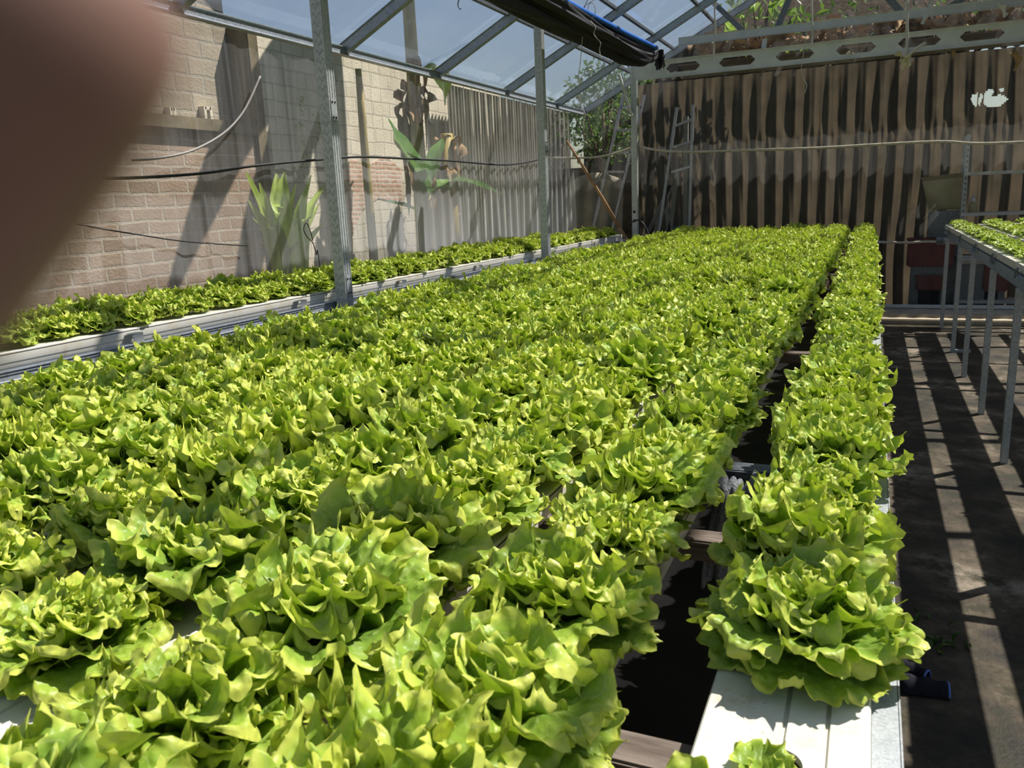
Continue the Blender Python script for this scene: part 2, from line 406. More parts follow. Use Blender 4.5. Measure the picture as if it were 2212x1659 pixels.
mb = MB(); mb.grid(film_roof(-1), 90, 14); mb.grid(film_roof(1), 90, 14); struct('ceiling', mb, M['film_roof'], smooth=True)
def film_right(u, v): return (3.75 + .006*math.sin(u*70), -1.6 + u*(YB+1.6), v*EZ)
mb = MB(); mb.grid(film_right, 90, 3); struct('wall_right', mb, M['film_back'], smooth=True)

# neighbour's walls beyond the left side
mb = MB(); mb.box((-5.35, 3.2, 1.02), (.30, 5.8, 2.36)); o = struct('wall_outside', mb, M['block_brown'])
mb = MB(); mb.box((-5.32, 3.2, 2.245), (.38, 5.84, .11), bev=.012); struct('trim_2', mb, M['concrete_cap'])
mb = MB(); mb.box((-5.52, 3.2, 2.2), (.26, 5.8, 2.4)); struct('wall_outside.001', mb, M['block_grey'])
mb = MB(); mb.box((-5.34, 6.18, 1.58), (.36, .14, 3.12), bev=.01); struct('trim_3', mb, M['concrete_cap'])
mb = MB(); mb.box((-5.35, 8.9, 1.54), (.30, 5.5, 3.2)); struct('wall_outside.002', mb, M['block_pale'])
mb = MB()
poly = [(7.25, 1.45), (7.5, 1.2), (7.75, 1.5), (8.1, 1.62), (8.6, 1.55), (8.65, 1.95), (8.3, 2.1), (7.95, 1.98), (7.6, 2.04), (7.35, 1.8)]
mb.add([(-5.19, a, b) for a, b in poly]+[(-5.215, a, b) for a, b in poly], [tuple(range(10))] + [(i, i+10, (i+1) % 10+10, (i+1) % 10) for i in range(10)])
struct('wall_outside.003', mb, M['red_brick'])
# low fence of grey sheet that continues behind the banana plants, and the bank behind the back wall
mb = MB()
def corr(u, v): y = 9.55 + u*4.6; return (-5.0 + .02*math.sin(y*2*math.pi/.09), y, v*3.0)
mb.grid(corr, 300, 1); struct('wall_outside.004', mb, M['tarp_grey'], solid=.006)
mb = MB(); gp = [(-5.0, -.1), (1.22, -.1), (1.22, 4.1), (-3.15, 4.1), (-5.0, 3.05)]
mb.add([(a, y, b) for y in (14.95, 15.25) for a, b in gp], [(0, 1, 2, 3, 4), (9, 8, 7, 6, 5)] + [(i, i+5, (i+1) % 5+5, (i+1) % 5) for i in range(5)])
mb.box((4.6, 15.1, 2.0), (5.0, .3, 4.2)); struct('wall_behind', mb, M['dark_wall'])
mb = MB(); mb.grid(lambda u, v: (-4.0+1.85*v+u*(11.5-1.85*v), 14.55+v*3.4, 3.45+v*1.9 + .03*math.sin(u*15.5*2*math.pi/.22) + .03*(v*14 % 1)), 420, 42); struct('roof_behind', mb, M['dark_wall'], solid=.04)

# brown sheeting hung in folds behind the back plastic
HOLE = onY(2135, 212, 11.42)
def curtain_y(x, z):
    k = 2*math.pi/.205
    ph = x*k + .9*math.sin(x*2.3) + .5*math.sin(z*1.7 + x)
    pin = math.exp(-((z-2.12)/.13)**2)
    a = .052*(1-.75*pin)*(.55+.45*math.sin(x*1.9+1)**2 + .2)
    y = a*math.sin(ph + .35*math.sin(3*z)) + .010*math.sin(2.7*ph + 3*z) + .014*pin*math.sin(ph*2.4)
    top = max(0, (z-2.62)/.3)
    return 11.42 + y*(1-.6*min(1, top))
TEARS = [[(onY(u, v, 11.42)-HOLE)[[0, 2]] for u, v in q] for q in (
    ((2096, 214), (2102, 202), (2109, 205), (2112, 200), (2113, 214), (2110, 232), (2104, 226)), ((2114, 212), (2119, 200), (2124, 206), (2119, 222), (2114, 232)),
    ((2126, 204), (2130, 196), (2146, 191), (2147, 199), (2140, 213), (2147, 206), (2153, 209), (2158, 201), (2170, 208), (2177, 215), (2168, 223), (2160, 231), (2130, 232), (2124, 222)), ((2158, 191), (2168, 190), (2169, 200), (2161, 197)))]
def inside(poly, x, z):
    c = False; n = len(poly); j = n-1
    for i in range(n):
        (a, b), (d, e) = poly[i], poly[j]
        if (b > z) != (e > z) and x < (d-a)*(z-b)/(e-b)+a: c = not c
        j = i
    return c
bm = bmesh.new()
nx, nz = 640, 150; x0, x1, z1 = -3.02, 3.6, 3.0
gv = [[None]*(nz+1) for _ in range(nx+1)]
for i in range(nx+1):
    for j in range(nz+1):
        x = x0+(x1-x0)*i/nx; z = z1*j/nz
        gv[i][j] = bm.verts.new((x, curtain_y(x, z), z))
hole_r = random.Random(5)
for i in range(nx):
    for j in range(nz):
        x = x0+(x1-x0)*(i+.5)/nx; z = z1*(j+.5)/nz; inh = False
        if abs(x-HOLE[0]) < .4 and abs(z-HOLE[2]) < .3: inh = any(inside(t, x-HOLE[0], z-HOLE[2]) for t in TEARS)
        if not inh: bm.faces.new((gv[i][j], gv[i+1][j], gv[i+1][j+1], gv[i][j+1]))
for q in [q for q in bm.verts if not q.link_faces]: bm.verts.remove(q)
me = bpy.data.meshes.new('brown_sheeting'); bm.to_mesh(me); bm.free(); me.materials.append(M['curtain'])
me.polygons.foreach_set('use_smooth', [True]*len(me.polygons))
o = bpy.data.objects.new('brown_sheeting', me); COL.objects.link(o)
tag(o, 'brown sheeting hung in vertical folds behind the clear back wall, torn at one spot', 'sheeting')

# ------------------------------------------------------------------ steel frame
def c_prof(w, h): return [(-w/2, -h/2), (w/2, -h/2), (w/2, h/2), (-w/2, h/2)]
def ribbed(w, h, n=3, d=.004):
    """box profile whose right face carries n ribs"""
    p = [(-w/2, -h/2), (w/2, -h/2)]
    for i in range(n):
        a = -h/2 + h*(i+.25)/n; b = -h/2 + h*(i+.75)/n
        p += [(w/2, a), (w/2-d, a+.002), (w/2-d, b-.002), (w/2, b)]
    return p + [(w/2, h/2), (-w/2, h/2)]
def truss_post(x, y, z0, z1, label, holes=False):
    t = thing('steel_post', label, 'post', (x, y, z0))
    mb = MB(); w, d = .074, .070
    # profile in x (width) and y (depth); right face ribbed
    p = []
    for q in ribbed(w, d, 3): p.append(q)
    n = len(p); vs = [(a, b, zz) for zz in (0, z1-z0) for a, b in p]
    mb.add(vs, [(i, (i+1) % n, n+(i+1) % n, n+i) for i in range(n)] + [tuple(range(n-1, -1, -1)), tuple(range(n, 2*n))])
    mb.build('post_body', M['post'], t)
    e = MB(); z = .05
    while z < z1-z0-.06:                       # stamped zig-zag marks on the near face
        for sx in (-1, 1):
            e.bar((sx*.002, -d/2-.0008, z), (sx*.017, -d/2-.0008, z+.030), .0045, .0036, (0, 1, 0))
            e.bar((sx*.017, -d/2-.0008, z+.030), (sx*.028, -d/2-.0008, z+.012), .0035, .003, (0, 1, 0))
        z += .048
    e.build('stamped_pattern', M['post'], t)
    return t
def plate(t, x, z, mat='galv', n=4):
    pl = MB(); pl.box((x, 0, z), (.004, .05, .12), bev=.001); p = pl.build('joint_plate', M[mat], t)
    for k in range(n):
        s = MB(); s.tube([(x+.001, (-.013 if k % 2 else .013), z+(-.042 if k < 2 else .042)), (x+.006, (-.013 if k % 2 else .013), z+(-.042 if k < 2 else .042))], .0055, 8)
        s.build('screw', M['screw'], p)
PX = -2.87
p1 = truss_post(PX, 4.02, 0, 3.12, 'steel post nearest the camera, rising from the left bed in front of the block wall')
plate(p1, .039, 2.06); plate(p1, .039, 1.06)
p2 = truss_post(PX, 7.37, 0, 3.12, 'middle steel post of the left row, reaching up under the black shade net')
plate(p2, .039, 2.0)
p3 = truss_post(PX, 10.68, 0, 3.14, 'far steel post at the back corner beside the ladder')
for zz in (1.20, 1.315):
    s = MB(); s.box((-.004, -.0365, zz), (.034, .004, .036), bev=.003); s.build('slot', M['screw'], p3)
s = MB(); s.box((0, -.037, 1.255), (.06, .003, .05)); s.box((0, -.037, 1.135), (.06, .003, .04)); s.build('patch_plate', M['galv'], p3)

rf = thing('roof_frame', 'grey steel roof frame of rafters and purlins carrying the plastic roof', 'roof frame', (XL, 0, EZ))
def rb(name, mb, mat='dark_steel'):
    o = mb.build(name, M[mat], rf); o.location = (-XL, 0, -EZ); return o
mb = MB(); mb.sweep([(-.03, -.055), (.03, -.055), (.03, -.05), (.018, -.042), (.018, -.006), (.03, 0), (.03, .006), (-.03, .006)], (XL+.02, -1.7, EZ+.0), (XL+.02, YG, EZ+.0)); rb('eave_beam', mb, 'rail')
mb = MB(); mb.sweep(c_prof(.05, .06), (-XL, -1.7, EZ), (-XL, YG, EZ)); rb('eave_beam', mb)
for yy in (-.7, .85, 2.35, 3.85, 5.5, 6.98, 8.55, 10.12, 11.22):
    for sg in (-1, 1):
        mb = MB(); a = (sg*3.75, yy, EZ-.015); b = (0, yy, EZ+SLOPE*3.75-.015)
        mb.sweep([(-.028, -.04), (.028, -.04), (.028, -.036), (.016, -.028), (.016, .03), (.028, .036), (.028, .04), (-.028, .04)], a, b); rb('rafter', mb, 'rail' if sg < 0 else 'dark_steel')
for k in range(1, 8):
    for x in (.52*k - 3.52, {1: 1.31, 2: .72, 3: 1.9, 4: 2.6, 5: 3.2}.get(k, 9)):
        if abs(x) < .05 or x > 4: continue
        mb = MB(); mb.sweep(c_prof(.038, .03), (x, -1.7, roof_z(x)+.03), (x, YG, roof_z(x)+.03)); rb('purlin', mb)
mb = MB(); mb.sweep(c_prof(.05, .06), (0, -1.7, EZ+SLOPE*3.75), (0, YG, EZ+SLOPE*3.75)); rb('ridge_beam', mb)

gt = thing('gable_truss', 'pale steel truss across the back wall with hexagonal slots', 'truss', (0, 10.66, 3.0))
def gb(name, mb, mat='white_beam', y=0):
    o = mb.build(name, M[mat], gt); o.location = (0, -10.66, -3.0); return o
# lower chord: a plate with hexagonal slots
def chord_plate(x0, x1, z0, z1, y, th, slots):
    bm = bmesh.new(); fs = []
    xs = [x0]
    def quad(pts): fs.append(pts)
    zc = (z0+z1)/2; hh = (z1-z0)*.24; cur = x0
    for c in slots:
        a, b = c-.215, c+.215; L0, R0 = a-.02, b+.02; e = .055
        quad([(cur, z0), (L0, z0), (L0, z1), (cur, z1)])
        hexp = [(a, zc), (a+e, zc-hh), (b-e, zc-hh), (b, zc), (b-e, zc+hh), (a+e, zc+hh)]
        quad([(L0, z0), hexp[1], hexp[0]]); quad([(L0, z0), (R0, z0), hexp[2], hexp[1]]); quad([(R0, z0), hexp[3], hexp[2]])
        quad([(R0, z0), (R0, z1), hexp[3]]); quad([(R0, z1), hexp[4], hexp[3]]); quad([(R0, z1), (L0, z1), hexp[5], hexp[4]])
        quad([(L0, z1), hexp[0], hexp[5]]); quad([(L0, z1), (L0, z0), hexp[0]])
        cur = R0
    quad([(cur, z0), (x1, z0), (x1, z1), (cur, z1)])
    m = MB()
    for q in fs: m.add([(p[0], y, p[1]) for p in q], [tuple(range(len(q)))])
    bm = bmesh.new(); me = m.mesh('tmp', None); bm.from_mesh(me); bmesh.ops.remove_doubles(bm, verts=bm.verts, dist=1e-4); bmesh.ops.dissolve_degenerate(bm, edges=bm.edges, dist=1e-5)
    bmesh.ops.recalc_face_normals(bm, faces=bm.faces)
    me2 = bpy.data.meshes.new('lower_chord'); bm.to_mesh(me2); bm.free(); me2.materials.append(M['white_beam'])
    o = bpy.data.objects.new('lower_chord', me2); COL.objects.link(o); md = o.modifiers.new('t', 'SOLIDIFY'); md.thickness = th; md.offset = 0
    return o
zb = onY(1400, 172, 10.62)[2]; zt = onY(1425, 130, 10.62)[2]; ZT = zt
o = chord_plate(PX+.03, 2.6, zb, zt, 10.63, .012, [onY(u, v, 10.63)[0] for u, v in ((1475, 143), (1592, 135), (1717, 122), (1848, 112), (1985, 100), (2120, 92), (2260, 84), (2400, 78))])
o.parent = gt; o.location = (0, -10.66, -3.0)
mb = MB(); mb.box((0, 10.63, zb+.004), (2*2.6, .05, .008)); mb.box((0, 10.63, zt-.004), (2*2.6, .05, .008)); gb('chord_flange', mb)
zu = onY(1480, 87, 10.66)[2]
mb = MB(); mb.sweep([(-.02, -.055), (.02, -.055), (.02, -.05), (.012, -.045), (.012, .03), (.02, .04), (-.02, .04)], (-2.3, 10.68, zu), (2.3, 10.68, zu)); gb('upper_chord', mb, 'galv')
for (a, b, w, y, mt) in (((1535, 0), (1610, 72), .06, 10.72, 'dark_steel'), ((1708, -10), (1678, 62), .07, 10.72, 'dark_steel'), ((1915, -8), (1962, 42), .07, 10.72, 'dark_steel'),
                         ((2095, -10), (2040, 20), .06, 10.72, 'dark_steel'), ((1652, 84), (1648, 122), .055, 10.655, 'galv'), ((2013, 0), (1992, 52), .035, 10.6, 'galv')):
    A, B = onY(*a, y), onY(*b, y); mb = MB(); mb.bar(A, B, w, .02, (0, 1, 0)); gb('web_member', mb, mt)
mb = MB(); A, B = onY(1337, 160, 10.5), onY(1366, 250, 10.62); mb.bar(A, B, .03, .05, (0, 1, 0)); gb('knee_brace', mb, 'post')

# ------------------------------------------------------------------ growing beds
TZ, CW, CHT = 1.0, .152, .045           # channel top height, width, depth
def channel_mesh(y0, y1, holes=(), end=True):
    w = CW/2; g = .0026
    prof = [(-w, -.002), (-w+.002, 0), (-.038, 0), (-.0375, -.0012), (-g, -.0012), (-g*.6, -.0058), (g*.6, -.0058), (g, -.0012), (.038-g, -.0012), (.038-g*.6, -.0058), (.038+g*.6, -.0058), (.038+g, -.0012), (w-.002, -.0005), (w, -.0025), (w, -.0085), (-w, -.0085)]
    plate_ = MB(); plate_.sweep([(a, b) for a, b in prof], (0, y0, 0), (0, y1, 0))
    if holes:
        bm = bmesh.new(); bm.from_mesh(plate_.mesh('tmp', None))
        me = bpy.data.meshes.new('tmp'); bmesh.ops.triangulate(bm, faces=bm.faces[:]); bm.to_mesh(me); bm.free()
        ob = bpy.data.objects.new('tmp', me); COL.objects.link(ob)
        cut = MB()
        for h in holes: cut.tube([(0, h, -.03), (0, h, .03)], .0205, 40)
        co = bpy.data.objects.new('tmpcut', cut.mesh('tmpcut', None)); COL.objects.link(co)
        md = ob.modifiers.new('b', 'BOOLEAN'); md.operation = 'DIFFERENCE'; md.object = co; md.solver = 'EXACT'
        dg = bpy.context.evaluated_depsgraph_get(); me2 = bpy.data.meshes.new_from_object(ob.evaluated_get(dg))
        plate_ = MB(); plate_.add([q.co[:] for q in me2.vertices], [tuple(p.vertices) for p in me2.polygons])
        bpy.data.objects.remove(ob); bpy.data.objects.remove(co)
    ym, L = (y0+y1)/2, y1-y0
    for sx in (-1, 1):                       # stepped side walls
        plate_.box((sx*(w-.0015), ym, -.018), (.003, L, .024)); plate_.box((sx*(w-.0055), ym, -.0375), (.004, L, .015)); plate_.box((sx*(w-.0035), ym, -.0302), (.006, L, .002))
    plate_.box((0, ym, -CHT+.0015), (2*w-.010, L, .003))
    return plate_
def channel(x, z, y0, y1, label, group=None, holes=(), tilt=0.0):
    t = thing('growing_channel', label, 'channel', (x, 0, z), group)
    channel_mesh(y0, y1, holes).build('channel_body', M['pvc'], t)
    for yy in (y0, y1):
        mb = MB(); mb.box((0, yy, -.023), (CW+.004, .006, .05), bev=.0015); mb.build('end_cap', M['pvc'], t)
    return t
ROWX = [-.052] + [-.325-.245*k for k in range(8)]
Y0, Y1 = -.25, 10.0
ORD = 'first second third fourth fifth sixth seventh eighth ninth tenth'.split()
channel(ROWX[0], TZ, Y0, Y1, 'white channel beside the walkway, bare at its near end where one open hole shows', None, holes=(.667,))
for k in range(8):
    nm = 'white channel along the near side of the dark gap' if k == 0 else ('outermost white channel of the wide bed, at its aisle edge' if k == 7 else '%s white channel to the left of the dark gap, under lettuces' % ORD[k])
    channel(ROWX[k+1], TZ, Y0, Y1, nm, 'white channels of the wide bed')
bt = thing('bed_frame', 'bed frame of wooden and steel crossbars under the white channels', 'bed frame', (-1, 5, 0))
def bp(name, mb, mat, **k):
    o = mb.build(name, M[mat], bt, **k); o.location = (1, -5, 0); return o
mb = MB(); xr = ROWX[0]+CW/2
mb.box((xr+.0135, 4.9, TZ-.014), (.025, 10.3, .003)); mb.box((xr+.0265, 4.9, TZ-.032), (.0025, 10.3, .039)); mb.box((xr+.019, 4.9, TZ-.053), (.016, 10.3, .003)); bp('edge_strip', mb, 'galv')
mb = MB(); mb.sweep(ribbed(.035, .05, 2), (ROWX[-1]-CW/2-.02, -.25, TZ-.07), (ROWX[-1]-CW/2-.02, 10.0, TZ-.07)); bp('side_rail', mb, 'rail')
for yy, mt, dp in ((.70, 'wood', .052), (1.25, 'wood', .05), (1.62, 'dark_steel', .05), (1.47, 'dark_steel', .03), (2.9, 'wood', .05), (4.3, 'dark_steel', .05), (5.7, 'wood', .05), (7.1, 'dark_steel', .05), (8.5, 'wood', .05), (9.9, 'dark_steel', .05)):
    mb = MB(); zz = TZ-CHT-.019; ln = 2.22
    mb.box((-1.06, yy, zz), (ln, dp, .036), bev=.003 if mt == 'wood' else 0)
    if mt == 'dark_steel' and dp > .04:
        mb.box((-1.06, yy-.028, zz+.010), (ln, .006, .012)); mb.box((-1.06, yy+.028, zz+.010), (ln, .006, .012))
    bp('crossbar', mb, mt)
for yy in (1.25, 4.3, 7.1, 9.9):
    for xx in (ROWX[-1]-.075, .03):
        mb = MB(); mb.sweep(c_prof(.04, .04), (xx, yy, 0), (xx, yy, TZ-CHT-.037), (0, 1, 0)); bp('leg', mb, 'dark_steel')
A = onX(300, 785, -2.17)
mb = MB(); fan = [(0, -.05), (-.045, .02), (-.03, .045), (0, .052), (.03, .045), (.045, .02)]
mb.add([(A[0], A[1]+p, A[2]+q) for p, q in fan]+[(A[0]-.004, A[1]+p, A[2]+q) for p, q in fan], [tuple(range(6)), tuple(range(11, 5, -1))]+[(i, i+6, (i+1) % 6+6, (i+1) % 6) for i in range(6)])
mb.bar((A[0]+.003, A[1]-.02, A[2]+.0), (A[0]+.003, A[1], A[2]+.03), .006, .005); mb.bar((A[0]+.003, A[1]+.02, A[2]+.0), (A[0]+.003, A[1], A[2]+.03), .006, .005)
tag(mb.build('fan_bracket', M['galv']), 'fan-shaped steel bracket at the aisle edge of the wide bed', 'bracket')
mb = MB()
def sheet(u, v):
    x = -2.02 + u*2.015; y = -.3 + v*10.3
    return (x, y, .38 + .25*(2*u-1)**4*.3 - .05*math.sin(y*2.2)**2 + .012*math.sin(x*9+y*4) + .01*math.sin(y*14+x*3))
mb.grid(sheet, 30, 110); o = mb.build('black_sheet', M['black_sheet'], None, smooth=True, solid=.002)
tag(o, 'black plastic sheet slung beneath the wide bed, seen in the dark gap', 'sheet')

# left bed along the plastic side wall
LZ = 1.03
lf = thing('bed_frame', 'grey ribbed steel rail and legs of the narrow bed by the side wall', 'bed frame', (-3.2, 5, 0))
def lp(name, mb, mat, parent=None, **k):
    o = mb.build(name, M[mat], parent or lf, **k)
    if parent is None: o.location = (3.2, -5, 0)
    return o
RX = -2.955
mb = MB(); mb.sweep([(-.03, -.05), (.03, -.05), (.03, -.045), (.022, -.04), (.022, -.012), (.026, -.010), (.026, -.006), (.022, -.004), (.022, .016), (.026, .018), (.026, .022), (.022, .024), (.03, .03), (.03, .034), (-.03, .034)], (RX, .2, .935), (RX, 10.46, .935)); lp('side_rail', mb, 'rail')
mb = MB(); mb.sweep(c_prof(.05, .05), (-3.48, .2, .95), (-3.48, 10.46, .95)); lp('side_rail', mb, 'dark_steel')
for yy in (.8, 2.35, 4.02, 5.7, 7.3, 9.0, 10.4):
    mb = MB(); mb.box((-3.26, yy, .944), (.44, .04, .03)); lp('crossbar', mb, 'dark_steel')
    for xx in (RX-.10, -3.48):
        mb = MB(); mb.sweep(c_prof(.04, .04), (xx, yy, 0), (xx, yy, .92), (0, 1, 0)); lp('leg', mb, 'dark_steel')
for k, (u, v) in enumerate(((302, 729), (657, 640), (875, 603), (1040, 570), (1200, 541), (1295, 522))):
    P = onX(u, v, RX+.03)
    mb = MB(); mb.box((RX+.024, P[1], .985), (.003, .05, .055)); mb.box((RX+.0, P[1], 1.011), (.05, .05, .003)); c = lp('channel_clip', mb, 'galv')
    s = MB(); s.tube([(RX+.026, P[1]+.012, .965), (RX+.032, P[1]+.012, .965)], .005, 8); s.build('screw', M['screw'], c)
mb = MB(); mb.grid(lambda u, v: (RX - .047 + .006*math.sin(u*60)*v, .3+u*10.1, .966-.88*v), 160, 3); o = mb.build('black_sheet', M['black_sheet'], None, solid=.002)  # sheet added so the gap at the rail looks dark
tag(o, 'black plastic sheet added under the side wall bed rail to darken the gap', 'sheet')
lc1 = channel(RX-.105, LZ,   .2, 10.45, 'white channel with a sunlit edge behind the grey rail of the side bed')
lc1.scale = (1, 1, 1.35)
lc1 = channel(RX-.385, LZ, .2, 10.45, 'white channel against the plastic side wall, behind the front lettuces')

lc1.scale = (1, 1, 1.35)
# right nursery table
NZ = 1.075
nt_ = thing('nursery_table', 'grey steel table on slim legs at the right, carrying small lettuces', 'table', (1.2, 7, 0))
def npart(name, mb, mat, parent=None, **k):
    o = mb.build(name, M[mat], parent or nt_, **k)
    if parent is None: o.location = (-1.2, -7, 0)
    return o
NX = .735
mb = MB(); mb.sweep([(-.02, -.035), (.03, -.035), (.03, -.03), (-.012, -.028), (-.012, .026), (.03, .028), (.03, .033), (-.02, .033)], (NX, 2.2, .985), (NX+.03, 9.78, .985)); npart('side_rail', mb, 'rail')
mb = MB(); mb.sweep(c_prof(.05, .06), (1.75, 2.2, .985), (1.78, 9.78, .985)); npart('side_rail', mb, 'rail')
for yy in (9.66, 8.22, 7.15, 5.97, 4.9, 3.5, 2.4):
    for xx in (NX-.005+.004*(yy-5), 1.74):
        mb = MB(); mb.sweep([(-.018, -.016), (.018, -.016), (.018, -.006), (.012, -.004), (.012, .004), (.018, .006), (.018, .016), (-.018, .016), (-.018, .006), (-.012, .004), (-.012, -.004), (-.018, -.006)], (xx, yy, 0), (xx, yy, .953), (0, 1, 0)); npart('leg', mb, 'post')
        if xx < 1 and yy in (8.22,):
            mb = MB(); mb.box((xx+.07, yy+.0, .012), (.15, .035, .024)); npart('foot_bar', mb, 'rail')
    mb = MB(); mb.box((1.24, yy, 1.003), (1.06, .04, .028)); npart('crossbar', mb, 'rail')
for yy in (9.3, 8.1, 6.9, 5.9, 4.9):
    mb = MB(); mb.box((NX-.023+.004*(yy-5), yy, 1.03), (.003, .035, .07)); mb.tube([(NX-.027+.004*(yy-5), yy, 1.055), (NX-.034+.004*(yy-5), yy, 1.05), (NX-.034+.004*(yy-5), yy, 1.005)], .004, 6); npart('channel_clip', mb, 'dark_steel')
for k, nm in enumerate(('white channel of small lettuces along the outer rail of the nursery table', 'second white channel of small lettuces on the nursery table', 'innermost white channel of small lettuces on the nursery table')):
    t = channel(NX+.085+.30*k, NZ, 2.2, 9.8, nm); t.scale = (1.22, 1, 1)

def drain_pipe(x0, x1, y, z, label):
    t = thing('drain_pipe', label, 'pipe', (x0, y, z))
    mb = MB(); mb.tube([(0, 0, 0), (x1-x0, 0, 0)], .036, 20); mb.build('pipe_body', M['pvc_grey'], t, smooth=True)
    return t
t = drain_pipe(-2.1, .085, 10.03, .925, 'grey pipe at the far end of the wide bed, its end poking out')
mb = MB(); mb.tube([(2.185, 0, 0), (2.125, 0, 0)], .041, 20); mb.build('end_cap', M['pvc_grey'], t)
t = drain_pipe(.66, 1.9, 9.86, .905, 'grey pipe with dark end cap under the far end of the nursery table')
mb = MB(); mb.tube([(-.005, 0, 0), (.06, 0, 0)], .041, 20); mb.build('end_cap', M['dark_steel'], t)
# ------------------------------------------------------------------ lettuces
def leaf_grid(rng, L, fan, elev0, elev1, ns, nt, ruf, cup, teeth=.06):
    """one frilled leaf: a fan of blade on an arching midrib, as (nt+1, ns+1, 3) points and uv"""
    rho = np.linspace(0, 1, ns+1)**.72
    f = np.linspace(-1, 1, nt+1)
    P, F = np.meshgrid(rho, f)
    ph = rng.uniform(0, 6.28, 16)
    g = .26 + .74*np.clip(P/.55, 0, 1)**1.2
    ang = F*fan*g
    kk = min(1.0, nt/60.0)
    k0 = rng.uniform(9, 13); k1 = rng.uniform(20, 27)*(.6+.4*kk); k2 = rng.uniform(44, 56)*(.5+.5*kk)
    out = 1 - .22*np.abs(F)**2.4
    lob = np.sin(F*k0*.8 + ph[0] + .8*np.sin(F*3 + ph[1]))
    saw = np.abs(np.sin(F*k1*.62 + ph[2] + .9*np.sin(F*4+ph[3])))
    out = out*(1 + teeth*(1-saw)**1.8*1.5 - teeth*.4 + teeth*.55*lob + teeth*.22*np.sin(F*k2+ph[4]))
    out = 1 + (out-1)*np.clip((P-.25)/.75, 0, 1)**1.2
    rr = P*out*L
    u = rr*np.sin(ang); v = rr*np.cos(ang)
    e1 = np.clip((P-.35)/.65, 0, 1)**1.8; e2 = np.clip((P-.62)/.38, 0, 1)**1.3; e3 = np.clip((P-.82)/.18, 0, 1)**1.2
    side = .65 + .35*np.abs(F)
    amp = ruf*L*.9
    w0 = F*k0*.45 + ph[12]; w1 = F*k0 + ph[5] + 1.1*np.sin(F*2.1+ph[6]); w2 = F*k1 + ph[7] + 1.5*np.sin(F*3.3+ph[8]); w3 = F*k2 + ph[9] + 1.6*np.sin(F*5+ph[10])
    vary = .55 + .45*np.sin(F*5+ph[13])
    nrm = amp*(.34*e1*np.sin(w0) + .50*e1*np.sin(w1)*side + .42*e2*np.sin(w2)*(.5+.5*vary) + .10*e3*np.sin(w3))
    tng = amp*(.30*e1*np.cos(w1+.5) + .24*e2*np.cos(w2+.6) + .06*e3*np.cos(w3+.4))
    roll = e3*np.sin(w1*.5+ph[11])                       # margin rolled over in places
    nrm += -amp*.75*roll*np.abs(roll)
    rin = 1 - .12*e3*np.abs(roll)
    nrm += L*.013*np.sin(u/L*26+ph[1])*np.sin(v/L*22+ph[2])*np.clip(P*2, 0, 1) + L*.006*np.sin(u/L*60+ph[3])*np.sin(v/L*52+ph[4])
    nrm += -L*.02*np.exp(-(F/.07)**2)*np.clip(P*3, 0, 1)*(1-P)
    u = u*rin + tng; v = v*rin
    s = np.clip(v/L, -.2, 1.35)
    ss = np.linspace(-.2, 1.4, 65); th = elev0 + (elev1-elev0)*np.clip(ss, 0, 1.4)**1.3
    ds = ss[1]-ss[0]
    rad = np.concatenate([[0], np.cumsum(np.cos(th[:-1])*ds)]); hei = np.concatenate([[0], np.cumsum(np.sin(th[:-1])*ds)])
    rad -= np.interp(0, ss, rad); hei -= np.interp(0, ss, hei)
    r = np.interp(s, ss, rad)*L; z = np.interp(s, ss, hei)*L; t = np.interp(s, ss, th)
    nrm = nrm + cup*u*u/L
    X = r - np.sin(t)*nrm; Z = z + np.cos(t)*nrm
    return np.stack([X, u, Z], -1), np.stack([F*.5+.5, P], -1)
def lettuce_mesh(name, seed, size, height, ns, nt, rings, mat, ruf=1.0):
    rng = np.random.RandomState(seed)
    V = []; U = []; Fc = []; off = 0; az = rng.uniform(0, 6.28)
    for (cnt, L, fan, e0, e1, rf, cup, r0) in rings:
        for k in range(cnt):
            az += 2.39996 + rng.normal(0, .12)
            l = L*size*rng.uniform(.84, 1.15)
            pts, uv = leaf_grid(rng, l, fan*rng.uniform(.88, 1.12), math.radians(e0+rng.normal(0, 6)), math.radians(e1+rng.normal(0, 11)), ns, nt, rf*ruf*rng.uniform(.8, 1.2), cup)
            pts = pts.reshape(-1, 3); roll = rng.normal(0, .22)
            y, z = pts[:, 1]*math.cos(roll)-pts[:, 2]*math.sin(roll)*.3, pts[:, 2] + pts[:, 1]*math.sin(roll)*.5
            x = pts[:, 0] + r0*size
            c, s = math.cos(az), math.sin(az)
            V.append(np.stack([x*c-y*s, x*s+y*c, z*height], -1)); U.append(uv.reshape(-1, 2))
            n = ns+1
            jj, ii = np.meshgrid(np.arange(nt), np.arange(ns), indexing='ij')
            a = (jj*n+ii).ravel()+off
            Fc.append(np.stack([a, a+1, a+n+1, a+n], -1)); off += n*(nt+1)
    V = np.concatenate(V); U = np.concatenate(U); Fc = np.concatenate(Fc)
    V[:, 2] = np.maximum(V[:, 2], .004 + .0*V[:, 2])
    me = bpy.data.meshes.new(name)
    me.vertices.add(len(V)); me.vertices.foreach_set('co', V.astype(np.float32).ravel())
    me.loops.add(len(Fc)*4); me.loops.foreach_set('vertex_index', Fc.astype(np.int32).ravel())
    me.polygons.add(len(Fc)); me.polygons.foreach_set('loop_start', np.arange(0, len(Fc)*4, 4, dtype=np.int32)); me.polygons.foreach_set('loop_total', np.full(len(Fc), 4, dtype=np.int32))
    me.polygons.foreach_set('use_smooth', np.ones(len(Fc), dtype=bool))
    uvl = me.uv_layers.new(name='UVMap'); uvl.data.foreach_set('uv', U[Fc.ravel()].astype(np.float32).ravel())
    me.update(calc_edges=True); me.validate(); me.materials.append(mat)
    return me
